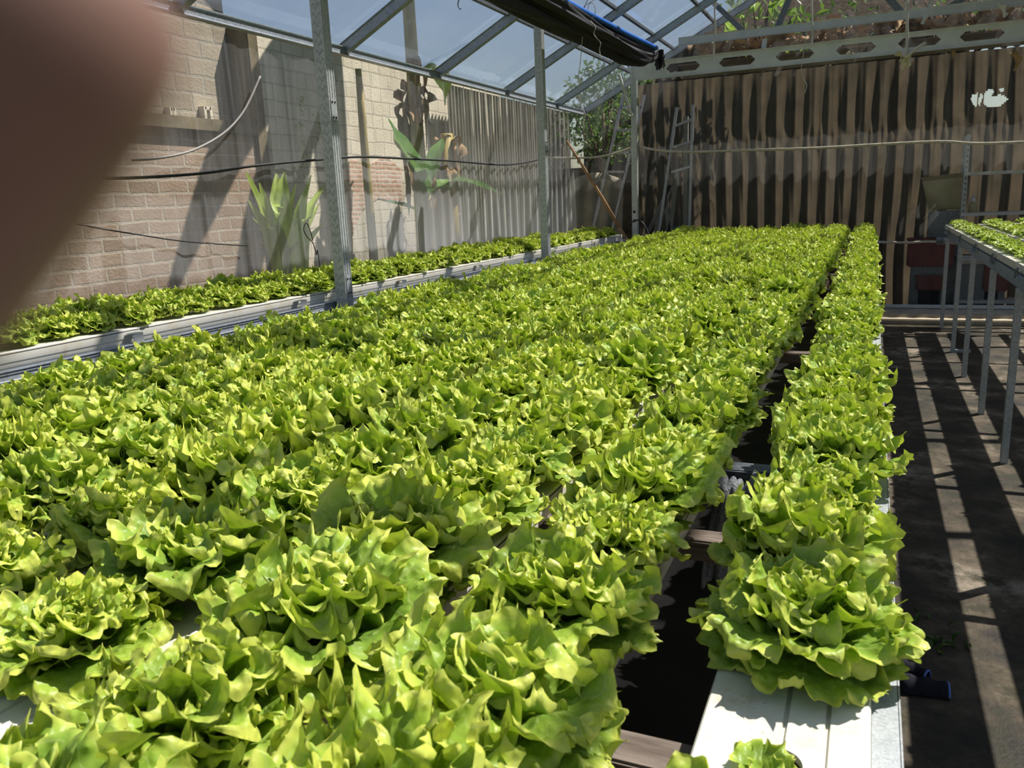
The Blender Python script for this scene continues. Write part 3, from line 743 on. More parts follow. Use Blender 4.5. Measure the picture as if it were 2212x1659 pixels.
FULL = [  # count, length, half fan (rad), start and end elevation (deg), frill, cup, root offset
    (6, .120, 1.10, 22, -16, .15, .02, .006),
    (6, .122, 1.08, 42, -4, .18, .06, .006),
    (6, .114, 1.02, 58, 14, .21, .14, .004),
    (5, .100, .98, 72, 36, .25, .25, .003),
    (6, .078, .95, 82, 56, .32, .4, .001)]
SPARSE = [(6, .120, 1.08, 26, -10, .18, .04, .006), (6, .118, 1.02, 50, 2, .22, .12, .005), (5, .104, .98, 68, 30, .27, .25, .003), (5, .082, .95, 82, 54, .34, .4, .001)]
PROT = [lettuce_mesh('lettuce', 11+i, 1.0, 1.0, 22, 80, FULL, M['lettuce'], (1.0, .85, 1.15, 1.0, .92, 1.1)[i]) for i in range(6)]
LOW = [lettuce_mesh('lettuce_far', 40+i, 1.0, 1.0, 9, 30, SPARSE, M['lettuce'], 1.2) for i in range(3)]
SMALL = [lettuce_mesh('small_lettuce', 60+i, .74, 1.05, 10, 18, [(5, .12, .8, 30, 2, .07, .5, .004), (5, .11, .8, 55, 25, .08, .7, .003), (4, .085, .75, 75, 50, .10, .9, .002)], M['seedling'], 1.0) for i in range(3)]

def ordinal(n):
    w = {1: 'first', 2: 'second', 3: 'third', 4: 'fourth', 5: 'fifth', 6: 'sixth', 7: 'seventh', 8: 'eighth', 9: 'ninth', 10: 'tenth'}
    if n in w: return w[n]
    return '%d%s' % (n, 'th' if 10 <= n % 100 <= 20 else {1: 'st', 2: 'nd', 3: 'rd'}.get(n % 10, 'th'))
rows = []
rr = random.Random(21)
def row(desc, x, z, ys, sc, grp, seed):
    r = random.Random(seed); n = 0
    for y in ys:
        yy = y + r.uniform(-.014, .014); xx = x + r.uniform(-.012, .012)
        u, v, d = proj((xx, yy, z+.08))
        if d < .15 or u < -190 or u > IW+150 or v > IH+190: 
            continue
        n += 1
        s = sc*r.uniform(.82, 1.12)
        rows.append(dict(x=xx, y=yy, z=z+.003, s=s, h=r.uniform(1.02, 1.24), rz=r.uniform(0, 6.28), tx=r.gauss(0, .035), ty=r.gauss(0, .035), d=d, n=n, desc=desc, grp=grp, var=r.randrange(6)))
S = .196
row('row on the channel beside the walkway', ROWX[0], TZ, [.885+S*i for i in range(46)], .95, 'lettuces on the channel beside the walkway', 1)
for k in range(8):
    d = 'first row left of the dark gap' if k == 0 else '%s row left of the dark gap' % ORD[k]
    row(d, ROWX[k+1]+(.006 if k == 0 else 0), TZ, [.22 + .2*((k*.37) % 1) + S*i for i in range(50)], 1.06 if k == 0 else 1.08, 'lettuces in the %s' % d, 10+k)
row('front row behind the grey rail', RX-.14, LZ, [.5+S*i for i in range(50)], .98, 'lettuces in the front row of the side bed', 30)
row('back row against the plastic side wall', RX-.385, LZ, [.6+S*i for i in range(50)], 1.08, 'lettuces in the back row of the side bed', 31)
rows.sort(key=lambda q: q['d'])
near, far = rows[:300], rows[300:]
for q in near:
    o = bpy.data.objects.new('lettuce', PROT[q['var']]); COL.objects.link(o)
    o.location = (q['x'], q['y'], q['z']); o.rotation_euler = (q['tx'], q['ty'], q['rz']); o.scale = (q['s'], q['s'], q['s']*q['h'])
    tag(o, 'frilly green lettuce, %s from near end of the %s' % (ordinal(q['n']), q['desc']), 'lettuce', q['grp'])
if far:
    VV = []; UU = []; FF = []; off = 0
    lowd = []
    for me in LOW:
        v = np.empty(len(me.vertices)*3, np.float32); me.vertices.foreach_get('co', v)
        l = np.empty(len(me.loops), np.int32); me.loops.foreach_get('vertex_index', l)
        uv = np.empty(len(me.loops)*2, np.float32); me.uv_layers[0].data.foreach_get('uv', uv)
        lowd.append((v.reshape(-1, 3), l.reshape(-1, 4), uv))
    for q in far:
        v, l, uv = lowd[q['var'] % 3]
        c, s_ = math.cos(q['rz']), math.sin(q['rz'])
        w = v*np.array([q['s'], q['s'], q['s']*q['h']], np.float32)
        VV.append(np.stack([w[:, 0]*c-w[:, 1]*s_+q['x'], w[:, 0]*s_+w[:, 1]*c+q['y'], w[:, 2]+q['z']], -1)); FF.append(l+off); UU.append(uv); off += len(v)
    VV = np.concatenate(VV); FF = np.concatenate(FF); UU = np.concatenate(UU)
    me = bpy.data.meshes.new('far_lettuces')
    me.vertices.add(len(VV)); me.vertices.foreach_set('co', VV.ravel())
    me.loops.add(FF.size); me.loops.foreach_set('vertex_index', FF.ravel())
    me.polygons.add(len(FF)); me.polygons.foreach_set('loop_start', np.arange(0, FF.size, 4, dtype=np.int32)); me.polygons.foreach_set('loop_total', np.full(len(FF), 4, dtype=np.int32))
    me.polygons.foreach_set('use_smooth', np.ones(len(FF), dtype=bool))
    me.uv_layers.new(name='UVMap').data.foreach_set('uv', UU)
    me.update(calc_edges=True); me.materials.append(M['lettuce'])
    o = bpy.data.objects.new('far_lettuces', me); COL.objects.link(o)
    tag(o, 'mass of frilly lettuces at the far ends of the beds', 'lettuces', None, 'stuff')
# young plant in the nearest hole, mostly below the picture
o = bpy.data.objects.new('lettuce', lettuce_mesh('young_lettuce', 77, .78, 1.0, 20, 34, SPARSE, M['lettuce'], .7)); COL.objects.link(o)
o.location = (-.10, .50, TZ-.004); o.rotation_euler = (.12, .05, .5)
tag(o, 'young lettuce cut off by the bottom edge, on the bare channel end by the walkway', 'lettuce')
o = bpy.data.objects.new('lettuce_sprout', lettuce_mesh('sprout', 78, .32, 1.0, 12, 20, [(3, .12, .8, 50, 5, .16, .5, .004), (2, .10, .8, 70, 30, .16, .5, .003)], M['lettuce'], 1)); COL.objects.link(o)
o.location = (-.06, .65, TZ-.012)
tag(o, 'tiny lettuce sprout standing in the open hole of the bare white channel', 'sprout')
# small lettuces on the nursery table
small = []
for k, x in enumerate((NX+.085, NX+.385, NX+.685)):
    rk = random.Random(90+k); n = 0
    for i in range(61, -1, -1):              # counted from the far end
        y = 2.6 + .118*i; u, v, d = proj((x, y, NZ+.03))
        if y > 9.72: continue
        n += 1; sc, rz, vi = rk.uniform(.85, 1.15), rk.uniform(0, 6.28), rk.randrange(3)
        if u < IW+420: small.append((x, y, k, sc, rz, vi, n))
for (x, y, k, s, rz, vi, n) in small:
    o = bpy.data.objects.new('small_lettuce', SMALL[vi]); COL.objects.link(o); o.location = (x, y, NZ-.002); o.rotation_euler = (0, 0, rz); o.scale = (s, s, s)
    tag(o, 'small pale lettuce, %s from far end of the %s nursery table channel' % (ordinal(n), ('outer', 'second', 'inner')[k]), 'lettuce', 'small lettuces in the %s nursery channel' % ('outer', 'second', 'inner')[k])

# ------------------------------------------------------------------ cloth, net, strings, cables
def cloth(name, fn, nu, nv, mat, label, cat, solid=.004):
    mb = MB(); mb.grid(fn, nu, nv); o = mb.build(name, M[mat], None, smooth=True, solid=solid); return tag(o, label, cat)
def towel_fn(u, v):
    y = 1.46; x = -.205 + (u-.5)*.075*(1+.25*v) + .006*math.sin(v*5)
    a = v*math.pi*1.15; R0 = .024
    if v < .35: t = v/.35*math.pi; yy = y + R0*math.cos(t); zz = .956 + R0*math.sin(t)*.75 + .004
    else: yy = y - R0 - .010*(v-.35); zz = .956 - (v-.35)*.27
    f = .010*math.sin(u*15 + 2*math.sin(v*4)) + .005*math.sin(u*37+v*6)
    return (x, yy + f*.8 - .004, zz + .7*f + .008*math.sin(u*9))
cloth('towel', towel_fn, 60, 70, 'towel', 'grey towel draped over a crossbar in the gap between the channels', 'towel', .006)

net = thing('shade_net', 'black shade net bundled up and slung below the roof', 'shade net', (-2.55, 8, 3.1))
path = curve([(-2.58, 3.6, 3.12), (-2.57, 5.2, 3.10), (-2.56, 6.6, 3.10), (-2.55, 7.8, 3.09), (-2.54, 9.0, 3.10), (-2.52, 9.9, 3.15), (-2.50, 10.36, 3.24)], 14)
path = [np.array(p) for p in path]
def net_fn(u, v):
    i = min(len(path)-1.001, u*(len(path)-1)); k = int(i); t = i-k; c = path[k]*(1-t)+path[k+1]*t
    a = v*2*math.pi
    taper = min(1, (1-u)*3.2)**.55
    rx = (.125 + .02*math.sin(u*5))*(.22+.78*taper); rz = (.135 + .02*math.sin(u*7+1))*(.25+.75*taper)
    fold = 1 + (.20*math.sin(a*4 + u*4.5) + .13*math.sin(a*9 - u*7 + 1.3) + .05*math.sin(a*17+u*19))*(.35+.65*taper)
    return (c[0] + rx*fold*math.cos(a), c[1], c[2] + rz*fold*math.sin(a) - .03*taper)
mb = MB(); mb.grid(net_fn, 120, 90); o = mb.build('net_bundle', M['shade_net'], net, smooth=True); o.location = (2.55, -8, -3.1)
edge = [onX(u, v, -2.44) for u, v in ((1215, -1), (1260, 24), (1310, 50), (1360, 76), (1398, 94), (1418, 104))]
edge = [edge[0]+(edge[0]-edge[1])*1.4] + edge
mb = MB()
ec = curve(edge, 8)
mb.tube(ec, [.026]*(len(ec)-1)+[.02], 10); o = mb.build('blue_hem', M['blue'], net, smooth=True); o.location = (2.55, -8, -3.1)
mb = MB(); rt_ = random.Random(3)
for k in range(26):
    a = Vector((-2.47+rt_.uniform(-.05, .05), 10.36+rt_.uniform(-.03, .04), 3.24)); b = a + Vector((rt_.uniform(-.05, .05), rt_.uniform(-.03, .05), rt_.uniform(-.26, -.12)))
    mb.bar(a, (a+b)/2+Vector((rt_.uniform(-.02, .02), 0, 0)), .035, .012); mb.bar((a+b)/2, b, .022, .006)
o = mb.build('ragged_end', M['shade_net'], net); o.location = (2.55, -8, -3.1)
# wire the net is slung from
def line(name, pts, r, mat, label, cat, n=8, res=8):
    mb = MB(); mb.tube(curve(pts, res), r, n); o = mb.build(name, M[mat], None, smooth=True); return tag(o, label, cat)
line('string', [onY(u, v, 7.55) for u, v in ((1272, -6), (1262, 22), (1257, 95), (1253, 140), (1250, 163), (1251, 205), (1256, 230), (1264, 247), (1260, 262), (1261, 278), (1250, 292), (1238, 286))], .0038, 'string', 'long pale string dangling below the black net with a hooked tip', 'string', 6)
line('string', [onY(u, v, 7.5) for u, v in ((1284, 0), (1262, 14), (1265, 35), (1278, 40), (1286, 26), (1282, 8), (1272, 10), (1270, 36), (1286, 58), (1283, 74), (1297, 92), (1295, 108), (1299, 128)) ], .0036, 'string', 'pale string knotted in loops over the black net', 'string', 6)
line('string', [onY(u, v, 10.3) for u, v in ((1548, -5), (1544, 20), (1545, 60), (1543, 90), (1541, 118), (1536, 130))], .011, 'string', 'white cord hanging from the roof to the pale truss, left of the thin ones', 'string', 6)
line('string', [onY(u, v, 10.45) for u, v in ((1753, -5), (1754, 40), (1755, 80), (1752, 102))], .010, 'string', 'straight white cord tied onto the pale truss', 'string', 6)
line('string', [onY(u, v, 10.4) for u, v in ((1744, -5), (1740, 30), (1743, 60), (1739, 95), (1731, 150), (1737, 172), (1743, 184), (1739, 200))], .004, 'string', 'thin wavy string dangling across the slotted truss', 'string', 6)
line('string', [onY(u, v, 10.5) for u, v in ((1960, -5), (1959, 50), (1960, 90), (1957, 122), (1980, 104), (2000, 92))], .016, 'string', 'thick white twisted tape hanging from the roof to the truss', 'string', 8)
line('wire', [onY(u, v, 6.2) for u, v in ((992, -3), (989, 10), (992, 18), (996, 20))], .004, 'cable', 'short hooked wire poking down from the roof', 'wire', 6)
xf = XL+.035
line('cable', [onX(u, v, xf) for u, v in ((150, 384), (250, 385), (350, 381), (450, 373), (560, 357), (690, 345), (780, 339), (880, 343), (980, 348), (1080, 356), (1130, 352), (1172, 343))], .009, 'cable', 'black cable strung along the plastic side wall', 'cable', 8)
line('wire', [onX(u, v, xf) for u, v in ((160, 483), (230, 496), (300, 507), (370, 518), (440, 525), (535, 531))], .004, 'cable', 'thin wire slanting low across the block wall view', 'wire', 6)
line('cord', [onX(u, v, xf+.02) for u, v in ((285, 346), (340, 342), (400, 330), (440, 314), (480, 290), (510, 262), (535, 225), (562, 165))], .007, 'pale_cord', 'pale plastic cord curving up the side wall toward the eave', 'cord', 6)
line('rope', [onY(u, v, 10.70) for u, v in ((1378, 316), (1420, 324), (1480, 328), (1600, 325), (1760, 320), (1900, 312), (2030, 306), (2110, 310), (2212, 307), (2400, 296))], .016, 'rope', 'dirty white rope gathering the back wall sheet at mid height', 'rope', 8)
line('rope', [onY(u, v, 10.69) for u, v in ((1184, 340), (1216, 342), (1250, 341), (1290, 339), (1330, 331), (1366, 318))], .015, 'rope', 'dirty white rope between the middle post and the far corner post', 'rope', 8)
line('rope', [onY(u, v, 10.70) for u, v in ((1820, 520), (1900, 523), (1960, 524), (2010, 522), (2066, 526))], .014, 'rope', 'low white rope between the wide bed and the nursery table', 'rope', 8)
line('cable', [onY(u, v, 10.3) for u, v in ((1356, 488), (1372, 476), (1384, 478), (1394, 490), (1402, 510))], .010, 'cable', 'black cable looping round the foot of the far post', 'cable', 8)
t = thing('bamboo_pole', 'brown stick leaning in the back left corner', 'stick', tuple(onY(1338, 492, 10.56)))
A, B = onY(1338, 492, 10.56), onY(1224, 304, 10.46)
mb = MB(); mb.tube([np.zeros(3), (B-A)*.35+np.array([0.012, 0, 0]), (B-A)*.7+np.array([.01, 0, 0]), B-A], [.024, .023, .020, .013], 10); mb.build('stick_body', M['bamboo'], t, smooth=True)
# leg of the stick reaches the floor behind the bed
mb = MB(); mb.tube([np.zeros(3), (A-B)/np.linalg.norm(A-B)*1.15], [.024, .025], 10); mb.build('stick_foot', M['bamboo'], t, smooth=True)

# ------------------------------------------------------------------ things between the back plastic and the brown sheeting, some standing in for reflections
def ladder(name, r1, r2, rungs, y, label):
    t = thing(name, label, 'ladder', tuple(onY(*r1[1], y)))
    O = onY(*r1[1], y)
    for a, b in (r1, r2):
        A, B = onY(*a, y), onY(*b, y); A2 = A; B2 = B + (B-A)*((0.03-B[2])/(B[2]-A[2]))
        mb = MB(); mb.bar(A2-O, B2-O, .035, .03, (0, 1, 0)); mb.build('side_rail', M['alu'], t)
    for a, b in rungs:
        A, B = onY(*a, y), onY(*b, y); mb = MB(); mb.bar(A-O, B-O, .03, .03, (0, 1, 0)); mb.build('rung', M['alu'], t)
ladder('ladder', ((1347, 205), (1302, 402)), ((1392, 205), (1338, 432)), (((1333, 281), (1375, 281)), ((1324, 329), (1363, 329)), ((1312, 371), (1352, 371)), ((1341, 232), (1386, 232))), 11.05, 'grey metal ladder leaning behind the far corner post')
ladder('ladder', ((1462, 232), (1445, 352)), ((1497, 226), (1490, 470)), (((1459, 272), (1494, 258)), ((1455, 318), (1492, 306)), ((1450, 372), (1491, 360))), 11.0, 'narrow ladder standing in for a reflection in the back plastic, right of the corner post')  # added object in place of a ladder reflected in the film
t = thing('leaning_boards', 'loose grey boards leaning against the brown sheeting near the corner post', 'boards', tuple(onY(1430, 488, 11.05)))
O = onY(1430, 488, 11.05)
for a, b, w in (((1462, 372), (1448, 492), .06), ((1448, 400), (1408, 484), .05), ((1452, 385), (1420, 492), .07), ((1436, 420), (1444, 490), .05)):
    A, B = onY(*a, 11.0), onY(*b, 11.0); mb = MB(); mb.bar(A-O, B + (B-A)*((.02-B[2])/(B[2]-A[2])) - O, w, .02, (0, 1, 0)); mb.build('board', M['grey_board'], t)
A = onY(1482, 240, 11.02)
mb = MB(); mb.box((A[0], 11.02, 1.25), (.06, .05, 2.5)); tag(mb.build('wooden_post', M['grey_board']), 'grey upright post in front of the brown sheeting', 'post')
A = onY(1466, 476, 11.1); mb = MB(); mb.box((A[0], 11.12, .55), (.34, .2, 1.1), bev=.02); tag(mb.build('water_drum', M['teal']), 'teal drum half hidden behind the far lettuces near the corner', 'drum')
def tarp_fn(u, v):
    x0 = onY(1215, 400, 11.2)[0]; x1 = onY(1340, 400, 11.2)[0]; x = x0 + (x1-x0)*u
    zt = 1.72 + .15*math.sin(u*3) ; z = zt*(1-v)
    return (x+.05*v*math.sin(u*6), 11.35 - .28*v*(.4+.6*math.sin(u*math.pi)) + .03*math.sin(u*22+v*2), z)
cloth('tarp', tarp_fn, 60, 20, 'tarp_grey', 'faded grey tarp behind the plastic in the back left corner', 'tarp')
mb = MB(); mb.box((-4.35, 12.75, 1.0), (2.4, .2, 2.0)); struct('wall_behind.001', mb, M['dark_wall'])

t = thing('sack', 'yellowed sack standing in for a reflection in the clear back wall at the right', 'sack', tuple(onY(2048, 455, 11.2)))  # sack, shelf and bin are added to imitate reflections in the back film
O = onY(2048, 455, 11.2); corners = [onY(u, v, 11.2)-O for u, v in ((2006, 455), (2078, 451), (2086, 372), (2064, 362), (1990, 383))]
def sack_fn(sgn):
    def f(u, v):
        a = corners[0]*(1-u)+corners[1]*u; b = corners[4]*(1-u)+corners[2]*u; p = a*(1-v)+b*v
        bulge = .09*math.sin(u*math.pi)**.6*math.sin(min(1, v*1.15)*math.pi)**.6
        return (p[0], p[1] + sgn*bulge + .012*math.sin(u*9+v*7), p[2])
    return f
mb = MB(); mb.grid(sack_fn(-1), 24, 24); mb.grid(sack_fn(1), 24, 24); mb.build('sack_body', M['sack'], t, smooth=True)
sh = thing('shelf_unit', 'metal shelf with slotted uprights, standing in for a reflection in the back wall', 'shelf', (1.5, 11.05, 0))
def shp(name, mb, mat): o = mb.build(name, M[mat], sh); o.location = (-1.5, -11.05, 0); return o
A, B = onY(2093, 345, 10.92), onY(2082, 490, 10.92)
xa = A[0]
for xx in (xa-.02, xa+1.15):
    for yy in (10.92, 11.22):
        mb = MB(); mb.box((xx, yy, 1.02), (.045, .004, 2.04)); mb.box((xx-.02, yy+.02, 1.02), (.004, .04, 2.04)); p = shp('upright', mb, 'rail')
    s = MB()
    for k in range(24): s.box((xx+.004, 10.9165, .5+.062*k), (.012, .003, .022))
    shp('slot', s, 'screw')
for zz in (1.02+.12, 1.60, .62, .12):
    mb = MB(); mb.box((xa+.56, 11.07, zz), (1.2, .34, .035)); shp('shelf_board', mb, 'white_beam')
z0 = onY(2048, 455, 11.2)[2]
mb = MB(); mb.box((onY(2046, 470, 11.2)[0]-.03, 11.23, z0/2), (.34, .2, z0), bev=.01); tag(mb.build('crate_stack', M['dark_steel']), 'dark bin added under the yellowed stand-in sack', 'bin')
for (u, v, w, h, mt, lab) in ((2010, 545, .50, .34, 'red', 'faded red crate imitating a reflection, left of the nursery table legs'), (2008, 610, .30, .18, 'red', 'low red tub imitating a reflection near the foot of the back wall'), (2152, 590, .26, .42, 'red', 'red bucket imitating a reflection behind the nursery table legs'), (2120, 560, .5, .10, 'white_plastic', 'white tray imitating a reflection behind the nursery table legs')):  # boxes added in place of shapes reflected in the film
    P = onY(u, v, 11.0); t = thing('storage_box', lab, 'container', (P[0], 11.05, 0))
    zt = P[2]+h/2; mb = MB(); mb.box((0, 0, zt-h/2), (w, .2, h), bev=.015); mb.build('box_body', M[mt], t)
    mb = MB(); mb.box((0, 0, zt-.012), (w+.03, .23, .024), bev=.006); mb.build('rim', M[mt], t)
    if zt-h > .05:
        mb = MB(); mb.box((0, .02, (zt-h)/2), (w*.8, .16, zt-h)); mb.build('pedestal', M['dark_steel'], t)
P = onY(2098, 478, 10.98); zz = 1.02+.12+.018
t = thing('bottle', 'white pump bottle on the metal shelf beyond the nursery table', 'bottle', (P[0], 10.98, zz))
mb = MB(); mb.tube([(0, 0, 0), (0, 0, .09), (0, 0, .11), (0, 0, .125)], [.04, .04, .03, .016], 14); mb.build('bottle_body', M['sack'], t, smooth=True)
mb = MB(); mb.tube([(0, 0, .12), (0, 0, .16), (0, 0, .165), (0, 0, .21)], [.034, .03, .016, .014], 14); mb.build('bottle_cap', M['white_plastic'], t, smooth=True)

# ------------------------------------------------------------------ plants outside
def blade(mb, pts, width, nu=16, fold=.25, wave=.06, seed=0, tip=1.6):
    """a long leaf: midrib through pts, two sides folded up, wavy edge"""
    c = curve(pts, max(2, nu//(len(pts)-1))); k = len(c); r = random.Random(seed); ph = r.uniform(0, 6)
    vs = []; m = 6
    for i, p in enumerate(c):
        s = i/(k-1); d = Vector(c[min(i+1, k-1)])-Vector(c[max(i-1, 0)]); d.normalize()
        side = d.cross(Vector((0, 0, 1)))
        if side.length < .05: side = d.cross(Vector((1, 0, 0)))
        side.normalize(); up = side.cross(d)
        w = width*(math.sin(math.pi*min(1, s*.94+.05)**.8))**.75 if s < .97 else width*.08
        for j in range(-m//2, m//2+1):
            f = j/(m/2)
            vs.append(Vector(p) + side*(w/2*f) + up*(abs(f)*w*fold + wave*w*math.sin(s*17+ph+f*2)*abs(f)))
    n = m+1
    mb.add(vs, [(i*n+j, i*n+j+1, (i+1)*n+j+1, (i+1)*n+j) for i in range(k-1) for j in range(m)])
XBN = -4.45
bn = thing('banana_plant', 'young banana plant with spread green leaves behind the plastic side wall', 'banana plant', tuple(onX(925, 470, XBN)))
O = onX(925, 470, XBN); base = O.copy()
mb = MB(); foot = np.array([XBN, O[1], -.06]); mb.tube([foot-O, onX(925, 420, XBN)-O], [.05, .03], 10); mb.build('stem', M['banana_stem'], bn, smooth=True)
for i, (pp, w) in enumerate(((((924, 415), (890, 350), (858, 300), (838, 256)), .24), (((926, 415), (934, 360), (946, 325), (957, 300)), .20), (((926, 418), (968, 392), (1020, 396), (1086, 420)), .20), (((922, 425), (935, 412), (965, 405), (1005, 408)), .15), (((905, 456), (880, 448), (850, 438), (830, 432)), .13), (((925, 418), (915, 380), (900, 352), (880, 330)), .14))):
    pts = [onX(u, v, XBN + (.12*j if i % 2 else -.05*j)) - O for j, (u, v) in enumerate(pp)]
    mb = MB(); blade(mb, pts, w, 20, .16, .05, i); mb.build('leaf', M['banana_leaf'], bn, smooth=True)
def banana_tree(u, x, zc, label, seed, dead=True, thick=1.0, crown=True, lsc=1.0):
    P = onX(u, 400, x); t = thing('banana_tree', label, 'banana tree', (x, P[1], -.06)); r = random.Random(seed)
    mb = MB(); mb.tube([(0, 0, 0), (.02, .01, 1.2), (.0, .03, 2.4), (.02, .0, zc)], [.11*thick, .09*thick, .075*thick, .06*thick], 14); mb.build('trunk', M['banana_stem'], t, smooth=True)
    for k in range(9 if crown else 0):
        a = k*2.4 + r.uniform(-.3, .3); L = r.uniform(1.2, 1.7)*lsc; c, s = math.cos(a), math.sin(a)
        pts = [(0, 0, zc-.1), (c*L*.3, s*L*.3, zc+.35), (c*L*.7, s*L*.7, zc+.35), (c*L, s*L, zc-.1+r.uniform(-.3, .2))]
        mb = MB(); blade(mb, pts, .46, 24, .12, .06, k+seed); mb.build('leaf', M['banana_leaf'], t, smooth=True)
    if dead:
        for k in range(11):
            a = r.uniform(0, 6.28); c, s = math.cos(a), math.sin(a); z0 = r.uniform(1.9, min(3.1, zc)); L = r.uniform(.5, 1.1)
            pts = [(c*.08, s*.08, z0), (c*.16, s*.16, z0-.05), (c*.15, s*.15, z0-L*.5), (c*.12+r.uniform(-.05, .05), s*.14, z0-L)]
            mb = MB(); blade(mb, pts, r.uniform(.08, .15), 16, .3, .2, k); mb.build('dead_leaf', M['dead_leaf'], t, smooth=True)
banana_tree(905, -4.55, 4.45, 'banana tree trunk wrapped in dry brown leaves behind the side wall', 3, True, 1.0, True, 1.22)
P = onX(955, 165, -4.3); hl = bpy.data.objects['banana_tree']; O = np.array(hl.location)
mb = MB(); blade(mb, [onX(908, 150, -4.5)-O, onX(940, 150, -4.4)-O, onX(955, 176, -4.3)-O, onX(961, 228, -4.28)-O], .24, 20, .15, .12, 5); mb.build('leaf', M['canna'], hl, smooth=True)
banana_tree(968, -4.7, 2.35, 'cut banana stump wrapped in dry leaves, nearer the back corner', 8, True, 1.0, False)
banana_tree(790, -4.5, 2.85, 'slender dry banana stem just right of the near steel post', 15, False, .5, False)
XC = -4.4
cn = thing('broad_leaf_plant', 'clump of upright broad yellow-green leaves in front of the block wall', 'plant', tuple(onX(630, 575, XC)*np.array([1, 1, 0])+np.array([0, 0, -.06])))
O = onX(630, 575, XC)*np.array([1, 1, 0]) + np.array([0, 0, -.06]); rc = random.Random(12)
tips = [((532, 372), (575, 470), .10), ((560, 395), (585, 480), .09), ((598, 375), (600, 450), .13), ((615, 372), (610, 440), .13), ((640, 396), (625, 470), .10), ((672, 378), (650, 470), .11), ((700, 400), (660, 470), .12), ((690, 440), (655, 500), .10), ((575, 440), (600, 500), .10), ((545, 470), (590, 520), .09), ((600, 520), (575, 500), .10), ((660, 500), (640, 530), .1), ((560, 520), (590, 545), .07), ((700, 480), (660, 530), .08), ((620, 430), (620, 490), .10), ((650, 430), (640, 500), .10), ((590, 560), (600, 530), .08), ((535, 430), (570, 490), .08)]
for i, (tp, md, w) in enumerate(tips):
    dx = rc.uniform(-.22, .22); T = onX(*tp, XC+dx)-O; Mi = onX(*md, XC+dx*.6)-O; B0 = onX(625+rc.uniform(-25, 25), 575, XC)-O
    mb = MB(); blade(mb, [B0*np.array([1, 1, .6]), B0*.3+Mi*.7, Mi, T], w*1.5, 20, .18, .10, i); mb.build('leaf', M['canna'], cn, smooth=True)
mb = MB()
for k in range(7): mb.tube([(rc.uniform(-.1, .1), rc.uniform(-.15, .15), 0), (rc.uniform(-.1, .1), rc.uniform(-.15, .15), 1.15)], .012, 6)
mb.build('stem', M['canna'], cn)
vn = MB(); rv = random.Random(4)
for cx, cy0, cy1, w in ((648, 205, 310, 16), (690, 250, 300, 10), (655, 300, 380, 6)):
    for k in range(46 if w > 12 else 18):
        P = onX(cx+rv.gauss(0, w*.45), rv.uniform(cy0, cy1), -5.16); a = rv.uniform(0, 6.28); q = rv.uniform(.025, .045)
        vn.add([P, P+np.array([.02, q*math.cos(a)*.5, q*math.sin(a)*.5-.01]), P+np.array([.03, q*math.cos(a), q*math.sin(a)-.03]), P+np.array([.015, -q*math.sin(a)*.4, q*.2])], [(0, 1, 2, 3)])
o = vn.build('vine', M['tree_leaf_light']); tag(o, 'small-leaved vine creeping up the pale block wall', 'vine')
line('twig', [onX(690, 572, -3.6)*np.array([1, 1, 0])] + [onX(u, v, -3.6) for u, v in ((690, 572), (683, 550), (676, 525), (664, 512), (656, 496), (661, 482), (668, 492), (676, 520))], .0035, 'bark', 'bare curled twig rising behind the side bed lettuces', 'twig', 5)
for k, (a, b) in enumerate((((397, 232), (408, 258)), ((470, 230), (486, 262)))):
    P, Q = onX(*a, -5.19), onX(*b, -5.19); t = thing('vent_block', ('left' if k == 0 else 'right') + ' small pale-rimmed vent hole in the block wall above the coping', 'vent', tuple((P+Q)/2+np.array([-.19, 0, 0])))
    w, h = abs(Q[1]-P[1])*1.0, abs(P[2]-Q[2]); mb = MB()
    for sx in (-1, 1): mb.box((.02, sx*w/2, 0), (.06, .03, h+.03))
    mb.box((.02, 0, h/2), (.06, w, .025)); mb.build('rim', M['block_pale'], t)
    mb = MB(); mb.box((.0, 0, 0), (.02, w-.03, h)); mb.build('dark_opening', M['screw'], t)

def foliage(name, c, rad, n, size, mat, label, cat, seed, trunk=True):
    r = np.random.RandomState(seed); t = thing(name, label, cat, (c[0], c[1], -.06))
    mb = MB()
    for k in range(n):
        d = r.normal(size=3); d /= np.linalg.norm(d); p = np.array([0, 0, c[2]+.06]) + d*np.array(rad)*r.uniform(.25, 1)**.6
        a = r.normal(size=3); a[2] -= .3; a /= np.linalg.norm(a); b = np.cross(a, r.normal(size=3)); b /= np.linalg.norm(b); nn = np.cross(a, b); L = size*r.uniform(.6, 1.3); w = L*.42
        mb.add([p, p+a*L*.45+b*w*.5+nn*w*.15, p+a*L, p+a*L*.45-b*w*.5+nn*w*.15, p+a*L*.5], [(0, 1, 4), (1, 2, 4), (2, 3, 4), (3, 0, 4)])
    mb.build('crown', M[mat], t)
    tb = MB(); tb.tube([(0, 0, 0), (.05, 0, c[2]*.5), (0, .05, c[2]+.2)], [.07, .055, .02], 8)
    for k in range(5):
        a = r.uniform(0, 6.28); tb.tube([(0, 0, c[2]*.7), (math.cos(a)*rad[0]*.6, math.sin(a)*rad[1]*.6, c[2]+r.uniform(-.2, .5)*rad[2])], [.03, .008], 6)
    tb.build('trunk', M['bark'], t, smooth=True)
P = onY(1655, 30, 12.6); foliage('tree', (P[0], 12.6, P[2]), (.75, .5, .55), 110, .26, 'tree_leaf_light', 'leafy green shrub showing through the gable plastic above the truss', 'shrub', 1)
P = onY(1790, 30, 13.2); foliage('tree', (P[0], 13.4, P[2]-.1), (.9, .5, .55), 140, .13, 'tree_leaf', 'dark small-leaved bush behind the gable, right of the bright shrub', 'bush', 2)
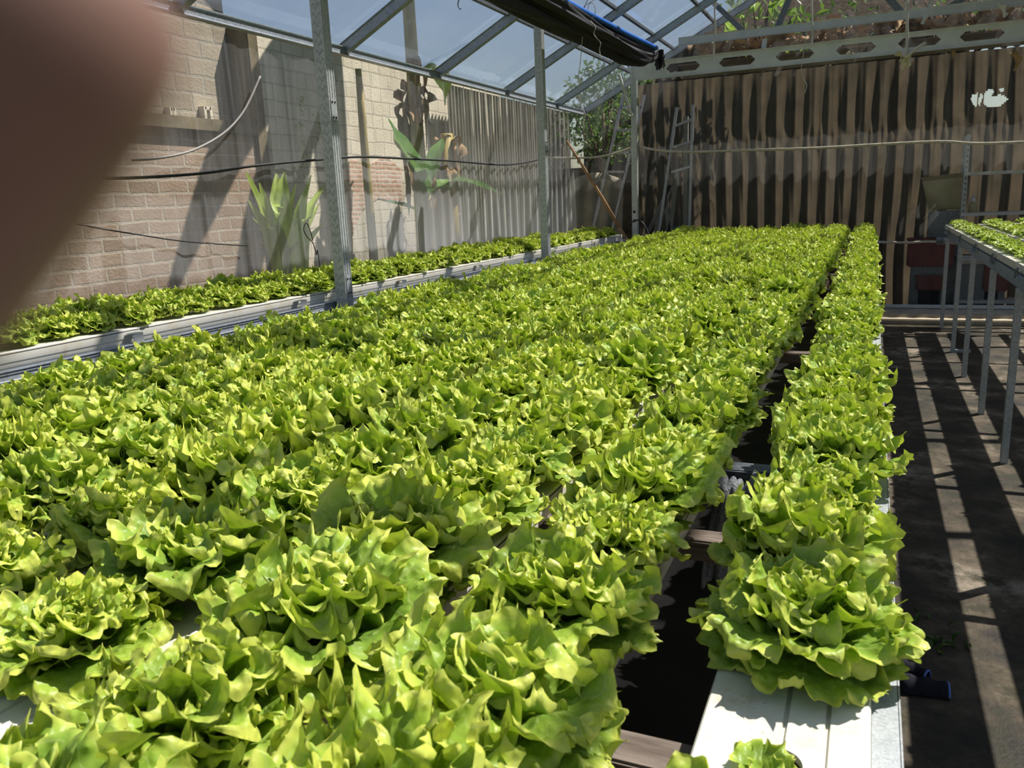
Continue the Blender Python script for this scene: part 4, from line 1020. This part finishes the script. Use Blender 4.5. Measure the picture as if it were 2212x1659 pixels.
P = onY(2100, 15, 13.0); foliage('tree', (P[0], 13.4, P[2]+.1), (1.0, .5, .55), 140, .12, 'tree_leaf', 'dark small-leaved bush behind the gable at the upper right', 'bush', 3)
P = onY(1300, 235, 11.9); foliage('tree', (P[0], 11.9, P[2]-.05), (.75, .4, .75), 900, .11, 'tree_leaf', 'dark leafy bush beyond the back left corner under the eave', 'bush', 4)
P = onY(1240, 280, 13.4); foliage('tree', (P[0]+.7, 13.8, P[2]+.2), (.95, .5, 1.2), 1400, .12, 'tree_leaf', 'taller dark tree behind the corner bush', 'tree', 6)

def dry_leaf(L, w, seed):
    r = random.Random(seed); mb = MB(); cu = r.uniform(.5, 1.4)
    pts = [(L*s, 0, cu*L*.35*math.sin(s*2.6)+.01) for s in (0, .33, .66, 1)]
    blade(mb, pts, w, 12, r.uniform(.3, .8), .25, seed); return mb
DL = [dry_leaf(.20, .10, k).mesh('dry', M['dead_leaf'], True) for k in range(4)]
lit = MB(); rl = random.Random(17)
for k in range(230):
    x = rl.uniform(-2.1, 2.1); z = ZT + abs(rl.gauss(0, .09)) + .0; me = DL[k % 4]; e = Matrix.Rotation(rl.uniform(0, 6.28), 3, 'Z') @ Matrix.Rotation(rl.uniform(-1.3, 1.3), 3, 'X') @ Matrix.Rotation(rl.uniform(-.8, .8), 3, 'Y')
    sc = rl.uniform(.5, 1.25); yy = YB + .27 + rl.uniform(-.07, .08)
    lit.add([e @ q.co*sc + Vector((x, yy, min(z, zu+.05))) for q in me.vertices], [tuple(p.vertices) for p in me.polygons])
o = lit.build('leaf_litter', M['dead_leaf'], None, smooth=True); tag(o, 'drift of dead brown leaves lying along the ledge between the truss chords', 'leaf litter', None, 'stuff')
mb = MB(); mb.box((0, YB+.27, ZT-.045), (4.7, .26, .02)); mb.box((0, YB+.42, ZT-.1), (4.7, .02, .16)); tag(mb.build('ledge_board', M['wood']), 'weathered ledge behind the slotted truss holding dead leaves', 'ledge')
for k, (u, v, L, w, rz, ry, lab) in enumerate(((1930, 122, .20, .14, .3, .9, 'large pale dry leaf hanging off the truss beside the white tape'), (1948, 128, .14, .10, 1.6, 1.0, 'smaller pale dry leaf tucked behind the large one on the truss'), (1838, 116, .10, .07, 2.2, .7, 'small pale leaf on the lower edge of the slotted truss'), (2165, 40, .20, .07, 2.4, -.5, 'pale dry leaf on the upper truss chord at the far right'), (2180, 118, .20, .08, 1.2, 1.1, 'dry leaf drooping below the truss at the far right'), (2053, 112, .08, .05, 1.5, 1.2, 'little dry leaf below the truss, between the larger ones'))):
    P = onY(u, v, 10.585); me = dry_leaf(L, w, 30+k).mesh('dead_leaf', M['dead_pale'] if k < 4 else M['dead_leaf'], True)
    o = bpy.data.objects.new('dead_leaf', me); COL.objects.link(o); o.location = P; o.rotation_euler = (.5, ry, rz); tag(o, lab, 'leaf')

# a pair of dark cloth slippers on the floor by the walkway channel
for (u, v, L, W, rz, lab) in ((1948, 1488, .125, .062, 6, 'dark speckled cloth slipper with blue rim on the walkway floor, the longer one in front'), (1940, 1450, .085, .058, -24, 'dark speckled cloth slipper with blue rim on the walkway floor, behind the longer one')):
    P = onZ(u, v, .0); sl = thing('cloth_slipper', lab, 'slipper', (P[0], P[1], 0))
    hh = lambda uu: .048*(1-.35*uu)*min(1, (uu*5)**.5+.05)
    ww = lambda uu: W/2*min(1, (uu*4)**.5+.08)*(1-.12*uu)
    mb = MB(); mb.grid(lambda a, c: (-.03+(L+.03)*a, ww(a)*math.cos(math.pi*c)*1.05, .004+hh(a)*math.sin(math.pi*c)+.003*math.sin(a*19+c*5)), 22, 20); mb.build('upper', M['shoe'], sl, smooth=True, solid=.005)
    mb = MB(); mb.add([(-.03+(L+.03)*a, sg*ww(a), zz) for zz in (0, .008) for a, sg in [(i/12, 1) for i in range(13)]+[(i/12, -1) for i in range(12, -1, -1)]], [tuple(range(25, -1, -1)), tuple(range(26, 52))]+[(i, (i+1) % 26, 26+(i+1) % 26, 26+i) for i in range(26)]); mb.build('sole', M['shoe'], sl)
    mb = MB(); mb.tube([(L, ww(1)*math.cos(math.pi*c/16)*1.05, .006+hh(1)*math.sin(math.pi*c/16)) for c in range(17)], .0038, 8); mb.build('trim', M['shoe_trim'], sl, smooth=True)
    sl.rotation_euler = (0, 0, math.radians(rz))
wd = thing('weed', 'little green weeds sprouting from the floor near the dark slipper', 'weed', tuple(onZ(2000, 1390, 0)))
mb = MB(); rw = random.Random(9)
for k in range(34):
    x, y = rw.gauss(0, .07), rw.gauss(0, .07); a = rw.uniform(0, 6.28); L = rw.uniform(.015, .05)
    blade(mb, [(x, y, 0), (x+L*.3*math.cos(a), y+L*.3*math.sin(a), L*.5), (x+L*math.cos(a), y+L*math.sin(a), L*.55)], .014, 6, .2, .05, k)
mb.build('leaves', M['tree_leaf'], wd)

# ------------------------------------------------------------------ the hand whose finger strays before the lens
def cam2w(p): return np.array([p[0]*_r[i] - p[1]*_dn[i] - p[2]*_f[i] for i in range(3)]) + CAM        # x right, y up, z back
mm = .001
J = {}; verts = []; edges = []; radii = []
def jn(name, p, r, par=None):
    J[name] = len(verts); verts.append(np.array(p)*mm); radii.append(r*mm)
    if par: edges.append((J[par], J[name]))
jn('wrist', (-105, -150, 45), 24)
jn('palm', (-96, -115, 34), 27, 'wrist'); jn('knuck', (-84, -82, 16), 21, 'palm')
jn('arm1', (-125, -230, 70), 30, 'wrist'); jn('arm2', (-150, -330, 95), 36, 'arm1')
jn('i1', (-71, -60, -8), 10.5, 'knuck'); jn('i2', (-52, -26, -27), 9.2, 'i1'); jn('i3', (-35, -4, -31), 8.9, 'i2'); jn('i4', (-19.6, 14.6, -29.5), 8.4, 'i3'); jn('i5', (-16.8, 18.6, -29), 7.2, 'i4')
jn('m0', (-100, -72, 10), 12, 'knuck'); jn('m1', (-96, -48, -16), 10, 'm0'); jn('m2', (-88, -22, -34), 9, 'm1'); jn('m3', (-74, -12, -44), 8.4, 'm2'); jn('m4', (-60, -16, -46), 7.2, 'm3')
jn('r0', (-116, -86, 10), 11, 'palm'); jn('r1', (-119, -62, -18), 9.6, 'r0'); jn('r2', (-113, -40, -38), 8.6, 'r1'); jn('r3', (-98, -36, -48), 8, 'r2'); jn('r4', (-85, -42, -48), 7, 'r3')
jn('p0', (-126, -108, 14), 10, 'palm'); jn('p1', (-136, -90, -12), 8.4, 'p0'); jn('p2', (-134, -74, -30), 7.6, 'p1'); jn('p3', (-122, -70, -38), 7, 'p2'); jn('p4', (-112, -76, -38), 6, 'p3')
jn('t0', (-72, -122, 30), 13, 'wrist'); jn('t1', (-52, -98, 20), 10.5, 't0'); jn('t2', (-42, -72, 12), 9.5, 't1'); jn('t3', (-40, -52, 8), 8, 't2')
OH = cam2w(np.array([-96, -115, 34])*mm)
me = bpy.data.meshes.new('hand'); me.from_pydata([tuple(cam2w(v)-OH) for v in verts], edges, [])
hand = bpy.data.objects.new('hand', me); COL.objects.link(hand); hand.location = OH
sk = hand.modifiers.new('skin', 'SKIN'); sk.use_smooth_shade = True
sv = me.skin_vertices[0].data
for i, r in enumerate(radii): sv[i].radius = (r, r)
sv[0].use_root = True
sb = hand.modifiers.new('sub', 'SUBSURF'); sb.levels = 2; sb.render_levels = 2
me.materials.append(M['skin'])
tag(hand, 'blurred hand with a fingertip straying over the upper left of the view', 'hand')
mb = MB(); T = np.array([-17.5, 17.5, -29.0]); 
def nail_fn(u, v):
    a = (u-.5)*2.0; ax = np.array([.62, .76, .06]); sd = np.array([0.12, -.02, -.99]); up = np.cross(ax, sd)
    ax = ax/np.linalg.norm(ax); up = up/np.linalg.norm(up); sd = np.cross(up, ax)
    p = np.array([-19.0, 16.0, -29.2]) + ax*(v*11-6) + up*0 
    q = p + (sd*math.sin(a)*6.6 + (-up if up[0] > 0 else up)*math.cos(a)*7.6)
    return cam2w(q*mm) - OH
mb.grid(nail_fn, 10, 10); o = mb.build('nail', M['nail'], hand, smooth=True, solid=.0004)
